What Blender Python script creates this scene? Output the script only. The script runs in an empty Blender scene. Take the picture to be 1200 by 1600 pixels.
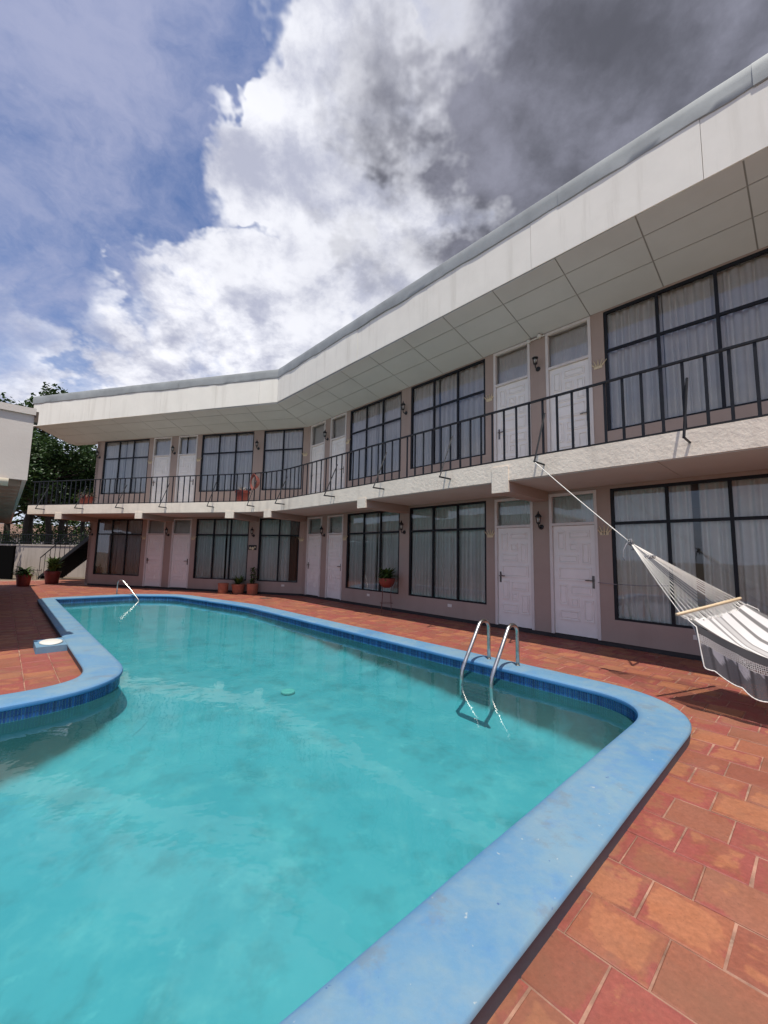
import bpy, bmesh, math, random
from mathutils import Matrix, Vector, noise as mnoise
random.seed(7)
R_ = math.radians
sc = bpy.context.scene
col = sc.collection

# ------------------------------------------------------------------ camera
HC = 1.5292
PITCH, ROLL = R_(6.08297), R_(1.174324)
cam_d = bpy.data.cameras.new('camera'); cam = bpy.data.objects.new('camera', cam_d); col.objects.link(cam)
cam_d.sensor_fit = 'VERTICAL'; cam_d.sensor_height = 36.0; cam_d.sensor_width = 27.0
cam_d.lens = 634.2945 / 1600 * 36.0
cam_d.clip_start = 0.05; cam_d.clip_end = 2000
cp, sp = math.cos(PITCH), math.sin(PITCH)
fwd = Vector((0, cp, sp)); up0 = Vector((0, -sp, cp)); r0 = Vector((1, 0, 0))
rr = r0 * math.cos(ROLL) + up0 * math.sin(ROLL)
uu = up0 * math.cos(ROLL) - r0 * math.sin(ROLL)
M = Matrix((rr, uu, -fwd)).transposed().to_4x4(); M.translation = (0, 0, HC)
cam.matrix_world = M
sc.camera = cam

# ------------------------------------------------------------------ view, sun, sky
sc.view_settings.view_transform = 'Standard'
sc.view_settings.look = 'None'
sc.view_settings.gamma = 1.0
sc.view_settings.exposure = 0.42
sc.view_settings.use_curve_mapping = False
sc.cycles.use_denoising = True
sc.cycles.max_bounces = 10
sc.cycles.transparent_max_bounces = 16
sc.cycles.caustics_reflective = False
sc.cycles.caustics_refractive = True
sc.cycles.sample_clamp_indirect = 6

SUNV = Vector((0.030, -0.369, 1.0)).normalized()      # towards the sun
sun_d = bpy.data.lights.new('sun', 'SUN'); sun = bpy.data.objects.new('sun', sun_d); col.objects.link(sun)
sun_d.energy = 3.6; sun_d.angle = R_(0.53); sun_d.color = (1.0, 0.95, 0.86)
sun.rotation_euler = SUNV.to_track_quat('Z', 'Y').to_euler()
sun.location = (0, -10, 30)

world = bpy.data.worlds.new('World'); sc.world = world; world.use_nodes = True

class NT:
    def __init__(s, tree): s.t = tree; s.n = tree.nodes; s.l = tree.links
    def node(s, typ, **kw):
        n = s.n.new(typ)
        for k, v in kw.items():
            setattr(n, k, v)
        return n
    def put(s, sock, v):
        if hasattr(v, 'bl_rna') and 'NodeSocket' in v.bl_rna.identifier: s.l.new(v, sock)
        elif v is not None: sock.default_value = v
    def math(s, op, a, b=None, c=None, clamp=False):
        n = s.node('ShaderNodeMath', operation=op, use_clamp=clamp)
        s.put(n.inputs[0], a)
        if b is not None: s.put(n.inputs[1], b)
        if c is not None: s.put(n.inputs[2], c)
        return n.outputs[0]
    def vmath(s, op, a, b=None, scale=None):
        n = s.node('ShaderNodeVectorMath', operation=op)
        s.put(n.inputs[0], a)
        if b is not None: s.put(n.inputs[1], b)
        if scale is not None: s.put(n.inputs[3], scale)
        return n.outputs['Value'] if op in ('DOT_PRODUCT', 'LENGTH', 'DISTANCE') else n.outputs[0]
    def mapr(s, v, a, b, c=0.0, d=1.0, smooth=False):
        n = s.node('ShaderNodeMapRange', interpolation_type='SMOOTHSTEP' if smooth else 'LINEAR')
        s.put(n.inputs[0], v); n.inputs[1].default_value = a; n.inputs[2].default_value = b
        n.inputs[3].default_value = c; n.inputs[4].default_value = d
        return n.outputs[0]
    def noise(s, vec, scale, detail=4.0, rough=0.55, dist=0.0, out=0):
        n = s.node('ShaderNodeTexNoise')
        if vec is not None: s.put(n.inputs['Vector'], vec)
        n.inputs['Scale'].default_value = scale; n.inputs['Detail'].default_value = detail
        n.inputs['Roughness'].default_value = rough; n.inputs['Distortion'].default_value = dist
        return n.outputs[out]
    def mix(s, f, a, b, blend='MIX'):
        n = s.node('ShaderNodeMix', data_type='RGBA', blend_type=blend)
        s.put(n.inputs[0], f)
        s.put(n.inputs[6], a if not isinstance(a, tuple) else (*a[:3], 1))
        s.put(n.inputs[7], b if not isinstance(b, tuple) else (*b[:3], 1))
        return n.outputs[2]
    def ramp(s, v, stops):
        n = s.node('ShaderNodeValToRGB'); s.put(n.inputs[0], v)
        e = n.color_ramp.elements
        while len(e) < len(stops): e.new(0.5)
        for i, (p, c) in enumerate(stops):
            e[i].position = p; e[i].color = (*c, 1)
        return n.outputs[0]

def px_dir(x, y):
    v = rr * ((x - 600) / 634.2945) - uu * ((y - 800) / 634.2945) + fwd
    return v.normalized()

def build_world():
    t = NT(world.node_tree); t.n.clear()
    out = t.node('ShaderNodeOutputWorld'); bg = t.node('ShaderNodeBackground'); t.l.new(bg.outputs[0], out.inputs[0])
    sky = t.node('ShaderNodeTexSky', sky_type='NISHITA')
    sky.sun_disc = False; sky.sun_elevation = math.asin(SUNV.z); sky.sun_rotation = math.atan2(SUNV.x, SUNV.y)
    sky.altitude = 200; sky.air_density = 1.0; sky.dust_density = 1.2; sky.ozone_density = 1.0
    bg.inputs[1].default_value = 0.12
    tc = t.node('ShaderNodeTexCoord'); D = t.vmath('NORMALIZE', tc.outputs['Generated'])
    sep = t.node('ShaderNodeSeparateXYZ'); t.l.new(D, sep.inputs[0])
    z = sep.outputs[2]
    # cloud-layer coordinates: the direction hits a shallow layer overhead
    inv = t.math('DIVIDE', 1.0, t.math('ADD', t.math('MAXIMUM', z, 0.0), 0.42))
    comb = t.node('ShaderNodeCombineXYZ')
    t.l.new(t.math('MULTIPLY', sep.outputs[0], inv), comb.inputs[0])
    t.l.new(t.math('MULTIPLY', sep.outputs[1], inv), comb.inputs[1])
    t.l.new(t.math('MULTIPLY', z, 0.5), comb.inputs[2])
    P = t.vmath('ADD', comb.outputs[0], (2.3, 4.1, 3.7))
    def fbm(vec, scale, detail=10, rough=0.55): return t.noise(vec, scale, detail, rough)
    warp = t.vmath('SUBTRACT', t.noise(P, 2.2, 6, 0.6, out=1), (0.5, 0.5, 0.5))
    Dw = t.vmath('ADD', D, t.vmath('SCALE', warp, scale=0.26))
    Pw = t.vmath('ADD', P, t.vmath('SCALE', warp, scale=0.10))
    n_big = fbm(Pw, 2.6, 12, 0.60)
    n_puff = fbm(Pw, 7.5, 10, 0.62)
    n_soft = fbm(P, 1.5, 4, 0.5)
    def blobs(lst):
        acc = None
        for (x, y, r, w) in lst:
            d = t.vmath('DOT_PRODUCT', Dw, tuple(px_dir(x, y)))
            v = t.mapr(d, math.cos(R_(r * 1.25)), math.cos(R_(r * 0.1)), 0.0, w, True)
            acc = v if acc is None else t.math('ADD', acc, v)
        return acc
    white = blobs([(290, 340, 12, .36), (430, 420, 17, .40), (570, 320, 13, .42), (490, 160, 9, .42), (470, 30, 8, .34), (580, 120, 9, .36), (640, 200, 9, .3), (560, 20, 8, .25),
                   (660, 330, 12, .34), (20, 470, 7, .22), (240, 440, 12, .30), (400, 540, 16, .30), (150, 590, 12, .16), (235, 280, 6, .34), (640, 230, 9, .3), (700, 400, 9, .3), (330, 560, 22, .16), (120, 560, 20, .08), (520, 480, 14, .25), (60, 60, 16, .12)])
    blue = blobs([(385, 120, 13, .70), (255, 190, 13, .58), (100, 395, 12, .66), (455, 265, 6, .34), (150, 300, 11, .34), (130, 490, 8, .22), (330, 60, 8, .3), (60, 150, 12, .14), (40, 300, 10, .12)])
    dark = blobs([(1060, 80, 26, .60), (880, 110, 13, .34), (980, 260, 15, .40), (1120, 270, 22, .5), (760, 10, 8, .18), (850, 320, 9, .16), (660, 490, 8, .2), (520, 570, 8, .12)])
    cov = t.math('ADD', t.math('MULTIPLY', n_big, 1.05), t.math('MULTIPLY', t.math('SUBTRACT', n_puff, 0.5), 0.30))
    cov = t.math('ADD', cov, t.math('ADD', white, -0.10)); cov = t.math('SUBTRACT', cov, blue); cov = t.math('ADD', cov, t.math('MULTIPLY', dark, 0.9))
    alpha = t.mapr(cov, 0.30, 0.92, 0.0, 1.0, True)
    # shading of the lit cloud: billows read through a finer noise compared with itself a step towards the sun
    up = t.vmath('ADD', Pw, (0.03, -0.05, 0.03))
    rel = t.math('SUBTRACT', fbm(Pw, 5.0, 9, 0.6), fbm(up, 5.0, 9, 0.6))
    lit = t.mapr(t.math('ADD', t.math('MULTIPLY', rel, 2.6), t.math('MULTIPLY', n_puff, 0.55)), -0.22, 0.62, 0.0, 1.0, True)
    c_lit = t.mix(lit, (2.9, 3.05, 3.9), (6.5, 6.55, 6.95))
    c_dark = t.mix(t.mapr(t.math('ADD', n_big, t.math('MULTIPLY', rel, .8)), 0.26, 0.80, 0, 1, True), (0.72, 0.74, 0.92), (2.0, 2.04, 2.55))
    darkm = t.mapr(t.math('ADD', dark, t.math('ADD', t.math('MULTIPLY', t.math('SUBTRACT', n_big, 0.5), 0.55), t.math('MULTIPLY', t.math('SUBTRACT', n_puff, 0.5), 0.55))), -0.06, 1.02, 0.0, 1.0, True)
    c_cloud = t.mix(t.mapr(n_soft, 0.30, 0.75, 0.0, 0.5, True), c_lit, (3.7, 3.8, 4.3))
    c_cloud = t.mix(darkm, c_cloud, c_dark)
    skyc = t.mix(1.0, sky.outputs[0], (0.60, 0.70, 0.90), 'MULTIPLY')
    veil = t.mapr(t.math('ADD', t.math('MULTIPLY', fbm(t.vmath('ADD', P, t.vmath('SCALE', warp, scale=0.35)), 3.2, 9, 0.62), 0.75), t.math('MULTIPLY', n_puff, 0.25)), 0.36, 0.62, 0.04, 0.74, True)
    base = t.mix(veil, skyc, (3.0, 3.15, 4.3))
    haze = t.mapr(z, 0.0, 0.42, 0.6, 0.0, True)
    base = t.mix(haze, base, (5.2, 5.7, 6.9))
    t.l.new(t.mix(alpha, base, c_cloud), bg.inputs[0])
build_world()

# ------------------------------------------------------------------ materials
def mat(name, color=(0.5, 0.5, 0.5), rough=0.6, metal=0.0, var=0.0, vscale=3.0, bump=0.0, bscale=40.0, stain=None, spec=0.5, coat=0.0, vcol=None, streak=None):
    m = bpy.data.materials.new(name); m.use_nodes = True
    t = NT(m.node_tree); b = t.n['Principled BSDF']
    b.inputs['Roughness'].default_value = rough; b.inputs['Metallic'].default_value = metal
    b.inputs['Specular IOR Level'].default_value = spec; b.inputs['Coat Weight'].default_value = coat
    b.inputs['Base Color'].default_value = (*color, 1)
    g = t.node('ShaderNodeNewGeometry'); pos = g.outputs['Position']
    c = None
    if var > 0:
        n = t.noise(pos, vscale, 6, 0.62)
        f = t.mapr(n, 0.3, 0.7)
        c = t.mix(f, tuple(x * (1 - var) for x in color), tuple(min(1, x * (1 + var)) for x in color))
    if stain:
        sc_, amt, scol = stain
        s = t.mapr(t.noise(pos, sc_, 8, 0.68), 0.56, 0.76, 0, amt, True)
        c = t.mix(s, c if c is not None else color, scol)
    if streak:
        amt, scol = streak
        sv = t.vmath('MULTIPLY', pos, (3.2, 3.2, 0.28))
        k = t.math('MULTIPLY', t.mapr(t.noise(sv, 1.0, 8, 0.66), 0.50, 0.68, 0, 1, True), t.mapr(t.noise(pos, 0.6, 4, 0.6), 0.4, 0.62, 0.15, amt))
        c = t.mix(k, c if c is not None else color, scol)
    if vcol:
        a = t.node('ShaderNodeAttribute', attribute_name=vcol)
        c = t.mix(1.0, c if c is not None else color, a.outputs['Color'], 'MULTIPLY')
    if c is not None: t.l.new(c, b.inputs['Base Color'])
    if bump > 0:
        bn = t.node('ShaderNodeBump'); bn.inputs['Strength'].default_value = bump; bn.inputs['Distance'].default_value = 0.01
        t.l.new(t.noise(pos, bscale, 6, 0.6), bn.inputs['Height']); t.l.new(bn.outputs[0], b.inputs['Normal'])
    return m

M_ = {}
M_['wall'] = mat('wall_paint', (0.37, 0.285, 0.238), 0.85, var=0.06, vscale=1.3, bump=0.15, bscale=60, stain=(0.9, 0.22, (0.29, 0.22, 0.18)), streak=(0.25, (0.27, 0.20, 0.165)))
M_['plinth'] = mat('plinth_paint', (0.030, 0.026, 0.026), 0.7, var=0.3, vscale=6)
M_['stucco'] = mat('stucco', (0.77, 0.67, 0.55), 0.9, var=0.09, vscale=2.2, bump=0.9, bscale=17, stain=(1.1, 0.35, (0.44, 0.37, 0.30)), streak=(0.45, (0.40, 0.33, 0.27)))
M_['fascia'] = mat('fascia_board', (0.80, 0.765, 0.68), 0.75, var=0.05, vscale=1.2, bump=0.08, bscale=8, stain=(0.8, 0.25, (0.58, 0.54, 0.44)), streak=(0.34, (0.47, 0.43, 0.35)))
M_['flash'] = mat('galvanised_metal', (0.33, 0.345, 0.335), 0.62, metal=0.3, var=0.18, vscale=1.5, bump=0.12, bscale=5)
M_['soffit'] = mat('soffit_board', (0.57, 0.58, 0.57), 0.85, var=0.05, vscale=1.1, stain=(0.55, 0.25, (0.44, 0.42, 0.36)))
M_['ceil'] = mat('ceiling_board', (0.50, 0.455, 0.41), 0.85, var=0.06, vscale=1.1)
M_['batten'] = mat('grey_batten', (0.30, 0.295, 0.28), 0.9)
M_['dark'] = mat('shade_black', (0.006, 0.006, 0.006), 1.0, spec=0.0)  # gate colour, taken near black to carry the shade under the shed
M_['room'] = mat('room_plaster', (0.45, 0.42, 0.38), 0.9)
M_['steel'] = mat('black_steel', (0.010, 0.011, 0.014), 0.5, var=0.3, vscale=9, spec=0.25)
M_['door'] = mat('white_door_paint', (0.80, 0.77, 0.72), 0.5, var=0.05, vscale=3, stain=(2.5, 0.18, (0.5, 0.47, 0.45)))
M_['jamb'] = mat('jamb_paint', (0.64, 0.60, 0.56), 0.55, var=0.06, vscale=4)
M_['brass'] = mat('dull_handle', (0.16, 0.14, 0.13), 0.38, metal=0.8)
M_['gold'] = mat('gold_paint', (0.62, 0.51, 0.32), 0.5, metal=0.2, var=0.2, vscale=30)
M_['plate'] = mat('plastic_white', (0.68, 0.66, 0.60), 0.45)
M_['black'] = mat('black_paint', (0.012, 0.012, 0.013), 0.45)
M_['chrome'] = mat('stainless_steel', (0.50, 0.48, 0.45), 0.30, metal=1.0, var=0.25, vscale=14)
M_['terra'] = mat('terracotta', (0.36, 0.13, 0.075), 0.8, var=0.25, vscale=9, bump=0.1, bscale=40, stain=(7, 0.4, (0.40, 0.25, 0.18)))
M_['redpot'] = mat('red_glazed_pot', (0.20, 0.035, 0.025), 0.5, var=0.25, vscale=8)
M_['soil'] = mat('potting_soil', (0.035, 0.024, 0.016), 0.95)
M_['wood'] = mat('pale_wood', (0.60, 0.46, 0.29), 0.55, var=0.12, vscale=25)
M_['rope'] = mat('cotton_rope', (0.80, 0.76, 0.69), 0.9)
M_['ropegrey'] = mat('grey_cord', (0.25, 0.245, 0.25), 0.9)
M_['bark'] = mat('bark', (0.045, 0.034, 0.026), 0.95, var=0.3, vscale=5, bump=0.4, bscale=14)
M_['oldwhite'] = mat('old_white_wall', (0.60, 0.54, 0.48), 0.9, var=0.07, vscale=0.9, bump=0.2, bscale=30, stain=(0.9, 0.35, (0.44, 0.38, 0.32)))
M_['shadewall'] = mat('shaded_wall', (0.40, 0.34, 0.29), 0.9, var=0.1, vscale=0.9, bump=0.2, bscale=30, stain=(0.9, 0.5, (0.28, 0.24, 0.20)), streak=(0.5, (0.24, 0.20, 0.17)))  # darker copy of the old white wall, shade put into its colour; stains are real
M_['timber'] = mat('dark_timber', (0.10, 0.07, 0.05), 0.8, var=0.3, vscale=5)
M_['conc'] = mat('step_concrete', (0.42, 0.36, 0.30), 0.9, var=0.12, vscale=4)
M_['rust'] = mat('rusty_iron', (0.13, 0.055, 0.038), 0.7, var=0.3, vscale=20)
M_['hose'] = mat('red_cord', (0.26, 0.07, 0.05), 0.7)
M_['mortar'] = mat('mortar', (0.29, 0.155, 0.105), 0.95, var=0.55, vscale=6, bump=0.3, bscale=60, stain=(2.3, 0.85, (0.50, 0.38, 0.28)))
M_['earth'] = mat('ground_earth', (0.16, 0.12, 0.08), 0.95, var=0.3, vscale=0.6)
M_['orange'] = mat('orange_roof', (0.17, 0.10, 0.07), 0.8, var=0.2, vscale=3)

def m_tile():
    m = bpy.data.materials.new('clay_tile'); m.use_nodes = True; t = NT(m.node_tree); b = t.n['Principled BSDF']
    g = t.node('ShaderNodeNewGeometry'); pos = g.outputs['Position']
    a = t.node('ShaderNodeAttribute', attribute_name='tint')
    sp_ = t.node('ShaderNodeSeparateColor'); t.l.new(a.outputs['Color'], sp_.inputs[0])
    off = t.vmath('ADD', pos, t.vmath('SCALE', a.outputs['Color'], scale=9.0))
    base = t.ramp(sp_.outputs[0], [(0.0, (0.235, 0.083, 0.055)), (0.3, (0.275, 0.098, 0.060)), (0.55, (0.26, 0.105, 0.066)), (0.8, (0.30, 0.112, 0.062)), (1.0, (0.27, 0.118, 0.077))])
    # worn through the red wax to the paler clay
    w = t.noise(off, 2.7, 7, 0.6, 0.6)
    edge = a.outputs['Alpha']
    wear = t.mapr(t.math('SUBTRACT', t.math('ADD', w, t.math('MULTIPLY', t.math('SUBTRACT', sp_.outputs[1], 0.5), 0.42)), t.math('MULTIPLY', t.math('SUBTRACT', edge, 0.4), 0.20)), 0.575, 0.645, 0, 0.60, True)
    c = t.mix(wear, base, (0.39, 0.17, 0.085))
    red = t.mapr(t.math('ADD', t.math('ADD', t.noise(off, 4.5, 7, 0.68), t.math('MULTIPLY', edge, 0.15)), t.math('MULTIPLY', t.math('SUBTRACT', sp_.outputs[2], 0.5), 0.34)), 0.53, 0.64, 0, 0.85, True)
    c = t.mix(red, c, (0.27, 0.070, 0.062))
    fine = t.mapr(t.noise(pos, 42, 5, 0.7), 0.3, 0.72, 0.78, 1.16)
    c = t.mix(1.0, c, fine, 'MULTIPLY')
    c = t.mix(1.0, c, (1.0, 0.88, 0.80), 'MULTIPLY')
    brn = t.mapr(t.noise(off, 1.6, 7, 0.65), 0.45, 0.7, 0, 0.55, True)
    c = t.mix(brn, c, (0.185, 0.082, 0.046))
    dirt_dark = t.mapr(t.noise(pos, 1.4, 8, 0.66), 0.55, 0.78, 0, 0.5, True)
    c = t.mix(dirt_dark, c, (0.20, 0.13, 0.09))
    pale = t.mapr(t.noise(pos, 10, 6, 0.7), 0.66, 0.8, 0, 0.4, True)
    c = t.mix(pale, c, (0.46, 0.31, 0.24))
    chip = t.mapr(t.noise(pos, 55, 4, 0.6), 0.66, 0.70, 0, 0.55, True)
    c = t.mix(chip, c, (0.12, 0.05, 0.035))
    t.l.new(c, b.inputs['Base Color'])
    b.inputs['Roughness'].default_value = 0.62
    rg = t.mapr(t.noise(pos, 6, 4, 0.6), 0.3, 0.7, 0.48, 0.8); t.l.new(rg, b.inputs['Roughness'])
    bn = t.node('ShaderNodeBump'); bn.inputs['Strength'].default_value = 0.35; bn.inputs['Distance'].default_value = 0.006
    t.l.new(t.math('ADD', t.noise(pos, 11, 5, 0.6), t.math('MULTIPLY', t.noise(pos, 70, 3, 0.6), 0.3)), bn.inputs['Height']); t.l.new(bn.outputs[0], b.inputs['Normal'])
    return m
M_['tile'] = m_tile()

def m_coping():
    m = bpy.data.materials.new('blue_pool_paint'); m.use_nodes = True; t = NT(m.node_tree); b = t.n['Principled BSDF']
    g = t.node('ShaderNodeNewGeometry'); pos = g.outputs['Position']
    c = t.mix(t.mapr(t.noise(pos, 1.1, 8, 0.62), 0.34, 0.66), (0.088, 0.215, 0.36), (0.135, 0.265, 0.375))
    w = t.mapr(t.noise(pos, 2.3, 9, 0.66), 0.42, 0.62, 0, 0.55, True)
    c = t.mix(w, c, (0.20, 0.295, 0.335))
    g2 = t.mapr(t.noise(pos, 13, 6, 0.7), 0.42, 0.75, 0, 0.35, True)
    c = t.mix(g2, c, (0.21, 0.285, 0.33))
    w2 = t.mapr(t.noise(pos, 4.1, 7, 0.66), 0.54, 0.66, 0, 0.32, True)
    c = t.mix(w2, c, (0.065, 0.185, 0.40))
    st = t.mapr(t.noise(pos, 3.0, 8, 0.72), 0.555, 0.66, 0, 0.50, True)
    c = t.mix(st, c, (0.155, 0.19, 0.215))
    sp2 = t.mapr(t.noise(pos, 17, 4, 0.6), 0.70, 0.735, 0, 0.85, True)
    c = t.mix(sp2, c, (0.04, 0.095, 0.25))
    sp3 = t.mapr(t.noise(pos, 23, 3, 0.55), 0.715, 0.74, 0, 0.7, True)
    c = t.mix(sp3, c, (0.38, 0.42, 0.42))
    # side faces keep older, deeper blue paint
    side = t.node('ShaderNodeAttribute', attribute_name='rim')
    c = t.mix(side.outputs['Fac'], c, (0.045, 0.18, 0.40))
    dirt_dark = t.node('ShaderNodeAttribute', attribute_name='outer_dark')
    c = t.mix(dirt_dark.outputs['Fac'], c, (0.060, 0.078, 0.100))  # outer side face mixed towards a flat dark grey-blue
    t.l.new(c, b.inputs['Base Color']); b.inputs['Roughness'].default_value = 0.6
    bn = t.node('ShaderNodeBump'); bn.inputs['Strength'].default_value = 0.4; bn.inputs['Distance'].default_value = 0.008
    t.l.new(t.math('ADD', t.noise(pos, 7, 6, 0.6), t.math('MULTIPLY', t.noise(pos, 45, 4, 0.6), 0.3)), bn.inputs['Height']); t.l.new(bn.outputs[0], b.inputs['Normal'])
    return m
M_['coping'] = m_coping()
M_['mosaic'] = mat('blue_mosaic', (0.62, 0.72, 0.82), 0.25, vcol='tint', spec=0.6)
M_['grout'] = mat('mosaic_grout', (0.13, 0.29, 0.38), 0.8, var=0.2, vscale=9)

def m_basin():
    m = bpy.data.materials.new('pool_plaster'); m.use_nodes = True; t = NT(m.node_tree); b = t.n['Principled BSDF']
    g = t.node('ShaderNodeNewGeometry'); pos = g.outputs['Position']
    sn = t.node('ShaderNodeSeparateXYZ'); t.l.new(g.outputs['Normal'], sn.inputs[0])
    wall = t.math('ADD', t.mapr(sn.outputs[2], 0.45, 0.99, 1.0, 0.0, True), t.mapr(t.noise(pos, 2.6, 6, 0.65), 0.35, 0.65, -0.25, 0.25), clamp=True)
    n = t.mapr(t.noise(pos, 0.8, 7, 0.62), 0.3, 0.7)
    floor = t.mix(n, (0.055, 0.31, 0.37), (0.10, 0.395, 0.445))
    sil = t.mapr(t.noise(pos, 2.2, 8, 0.68), 0.48, 0.72, 0, 0.5, True)
    floor = t.mix(sil, floor, (0.20, 0.48, 0.50))
    spk = t.mapr(t.noise(pos, 5.5, 8, 0.7), 0.58, 0.74, 0, 0.45, True)
    floor = t.mix(spk, floor, (0.19, 0.52, 0.54))
    dk = t.mapr(t.noise(pos, 0.6, 4, 0.55, 0.5), 0.60, 0.8, 0, 0.2, True)
    floor = t.mix(dk, floor, (0.03, 0.215, 0.27))
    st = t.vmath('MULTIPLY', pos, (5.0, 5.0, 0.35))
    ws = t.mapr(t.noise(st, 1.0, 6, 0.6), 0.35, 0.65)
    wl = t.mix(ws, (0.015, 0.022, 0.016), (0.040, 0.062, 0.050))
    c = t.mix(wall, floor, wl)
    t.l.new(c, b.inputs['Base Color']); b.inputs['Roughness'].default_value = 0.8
    return m
M_['basin'] = m_basin()

def m_water():
    m = bpy.data.materials.new('pool_water'); m.use_nodes = True; t = NT(m.node_tree); t.n.clear()
    out = t.node('ShaderNodeOutputMaterial')
    g = t.node('ShaderNodeNewGeometry'); pos = g.outputs['Position']
    bn = t.node('ShaderNodeBump'); bn.inputs['Strength'].default_value = 0.16; bn.inputs['Distance'].default_value = 0.03
    h = t.math('ADD', t.noise(pos, 2.3, 3, 0.5, 0.4), t.math('MULTIPLY', t.noise(pos, 9.0, 2, 0.5), 0.18))
    t.l.new(h, bn.inputs['Height'])
    fr = t.node('ShaderNodeFresnel'); fr.inputs[0].default_value = 1.333; t.l.new(bn.outputs[0], fr.inputs['Normal'])
    gl = t.node('ShaderNodeBsdfGlossy'); gl.inputs['Roughness'].default_value = 0.03; t.l.new(bn.outputs[0], gl.inputs['Normal'])
    gl.inputs['Color'].default_value = (1, 1, 1, 1)
    tr = t.node('ShaderNodeBsdfTransparent'); tr.inputs['Color'].default_value = (0.74, 0.95, 0.95, 1)
    df = t.node('ShaderNodeBsdfDiffuse')
    n = t.mapr(t.noise(pos, 0.7, 7, 0.6, 0.6), 0.3, 0.72)
    milk = t.mix(n, (0.045, 0.28, 0.32), (0.09, 0.35, 0.38))
    cl = t.mapr(t.noise(pos, 2.6, 8, 0.66, 0.8), 0.55, 0.78, 0, 0.4, True)
    milk = t.mix(cl, milk, (0.14, 0.34, 0.34))
    t.l.new(milk, df.inputs['Color'])
    body = t.node('ShaderNodeMixShader'); body.inputs[0].default_value = 0.15
    t.l.new(tr.outputs[0], body.inputs[1]); t.l.new(df.outputs[0], body.inputs[2])
    mx = t.node('ShaderNodeMixShader'); t.l.new(fr.outputs[0], mx.inputs[0])
    t.l.new(body.outputs[0], mx.inputs[1]); t.l.new(gl.outputs[0], mx.inputs[2]); t.l.new(mx.outputs[0], out.inputs[0])
    return m
M_['water'] = m_water()

def m_glass():
    m = bpy.data.materials.new('window_glass'); m.use_nodes = True; t = NT(m.node_tree); t.n.clear()
    out = t.node('ShaderNodeOutputMaterial')
    fr = t.node('ShaderNodeFresnel'); fr.inputs[0].default_value = 1.5
    f = t.math('MINIMUM', t.math('ADD', t.math('MULTIPLY', fr.outputs[0], 1.7), 0.01), 1.0)
    gl = t.node('ShaderNodeBsdfGlossy'); gl.inputs['Roughness'].default_value = 0.0; gl.inputs['Color'].default_value = (.95, .97, 1, 1)
    g = t.node('ShaderNodeNewGeometry')
    bn = t.node('ShaderNodeBump'); bn.inputs['Strength'].default_value = 0.02; bn.inputs['Distance'].default_value = 0.05
    t.l.new(t.noise(g.outputs['Position'], 1.4, 2, 0.5), bn.inputs['Height']); t.l.new(bn.outputs[0], gl.inputs['Normal'])
    tr = t.node('ShaderNodeBsdfTransparent'); tr.inputs['Color'].default_value = (0.95, 0.95, 0.93, 1)
    mx = t.node('ShaderNodeMixShader'); t.l.new(f, mx.inputs[0]); t.l.new(tr.outputs[0], mx.inputs[1]); t.l.new(gl.outputs[0], mx.inputs[2])
    t.l.new(mx.outputs[0], out.inputs[0])
    return m
M_['glass'] = m_glass()

def m_cloth(name, color, transl=0.35, stripes=None):
    m = bpy.data.materials.new(name); m.use_nodes = True; t = NT(m.node_tree); t.n.clear()
    out = t.node('ShaderNodeOutputMaterial')
    df = t.node('ShaderNodeBsdfDiffuse'); tl = t.node('ShaderNodeBsdfTranslucent')
    g = t.node('ShaderNodeNewGeometry')
    c = t.mix(t.mapr(t.noise(g.outputs['Position'], 5, 5, 0.6), 0.3, 0.7), tuple(x * 0.92 for x in color), color)
    if stripes:
        a = t.node('ShaderNodeAttribute', attribute_name='tint')
        c = t.mix(1.0, c, a.outputs['Color'], 'MULTIPLY')
    t.l.new(c, df.inputs[0]); t.l.new(c, tl.inputs[0])
    mx = t.node('ShaderNodeMixShader'); mx.inputs[0].default_value = transl
    t.l.new(df.outputs[0], mx.inputs[1]); t.l.new(tl.outputs[0], mx.inputs[2]); t.l.new(mx.outputs[0], out.inputs[0])
    return m
M_['curtain'] = m_cloth('white_curtain', (0.88, 0.85, 0.79), 0.10)
M_['browncurtain'] = m_cloth('brown_curtain', (0.26, 0.15, 0.11), 0.2)
M_['hammock'] = m_cloth('hammock_cloth', (0.80, 0.78, 0.74), 0.25, stripes=True)

def m_lace(name, color, scale, fill):
    m = bpy.data.materials.new(name); m.use_nodes = True; t = NT(m.node_tree); t.n.clear()
    out = t.node('ShaderNodeOutputMaterial')
    uv = t.node('ShaderNodeUVMap'); uv.uv_map = 'UVMap'
    v = t.node('ShaderNodeTexVoronoi', feature='DISTANCE_TO_EDGE'); t.l.new(uv.outputs[0], v.inputs['Vector'])
    v.inputs['Scale'].default_value = scale; v.inputs['Randomness'].default_value = 0.35
    hole = t.mapr(v.outputs['Distance'], fill, fill + 0.03)
    df = t.node('ShaderNodeBsdfDiffuse'); tl = t.node('ShaderNodeBsdfTranslucent'); tr = t.node('ShaderNodeBsdfTransparent')
    a = t.node('ShaderNodeAttribute', attribute_name='tint')
    c = t.mix(1.0, color, a.outputs['Color'], 'MULTIPLY')
    t.l.new(c, df.inputs[0]); t.l.new(c, tl.inputs[0])
    mx = t.node('ShaderNodeMixShader'); mx.inputs[0].default_value = 0.35
    t.l.new(df.outputs[0], mx.inputs[1]); t.l.new(tl.outputs[0], mx.inputs[2])
    m2 = t.node('ShaderNodeMixShader'); t.l.new(hole, m2.inputs[0]); t.l.new(mx.outputs[0], m2.inputs[1]); t.l.new(tr.outputs[0], m2.inputs[2])
    t.l.new(m2.outputs[0], out.inputs[0])
    return m
M_['lace'] = m_lace('crochet_lace', (0.70, 0.68, 0.64), 60, 0.16)
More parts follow.
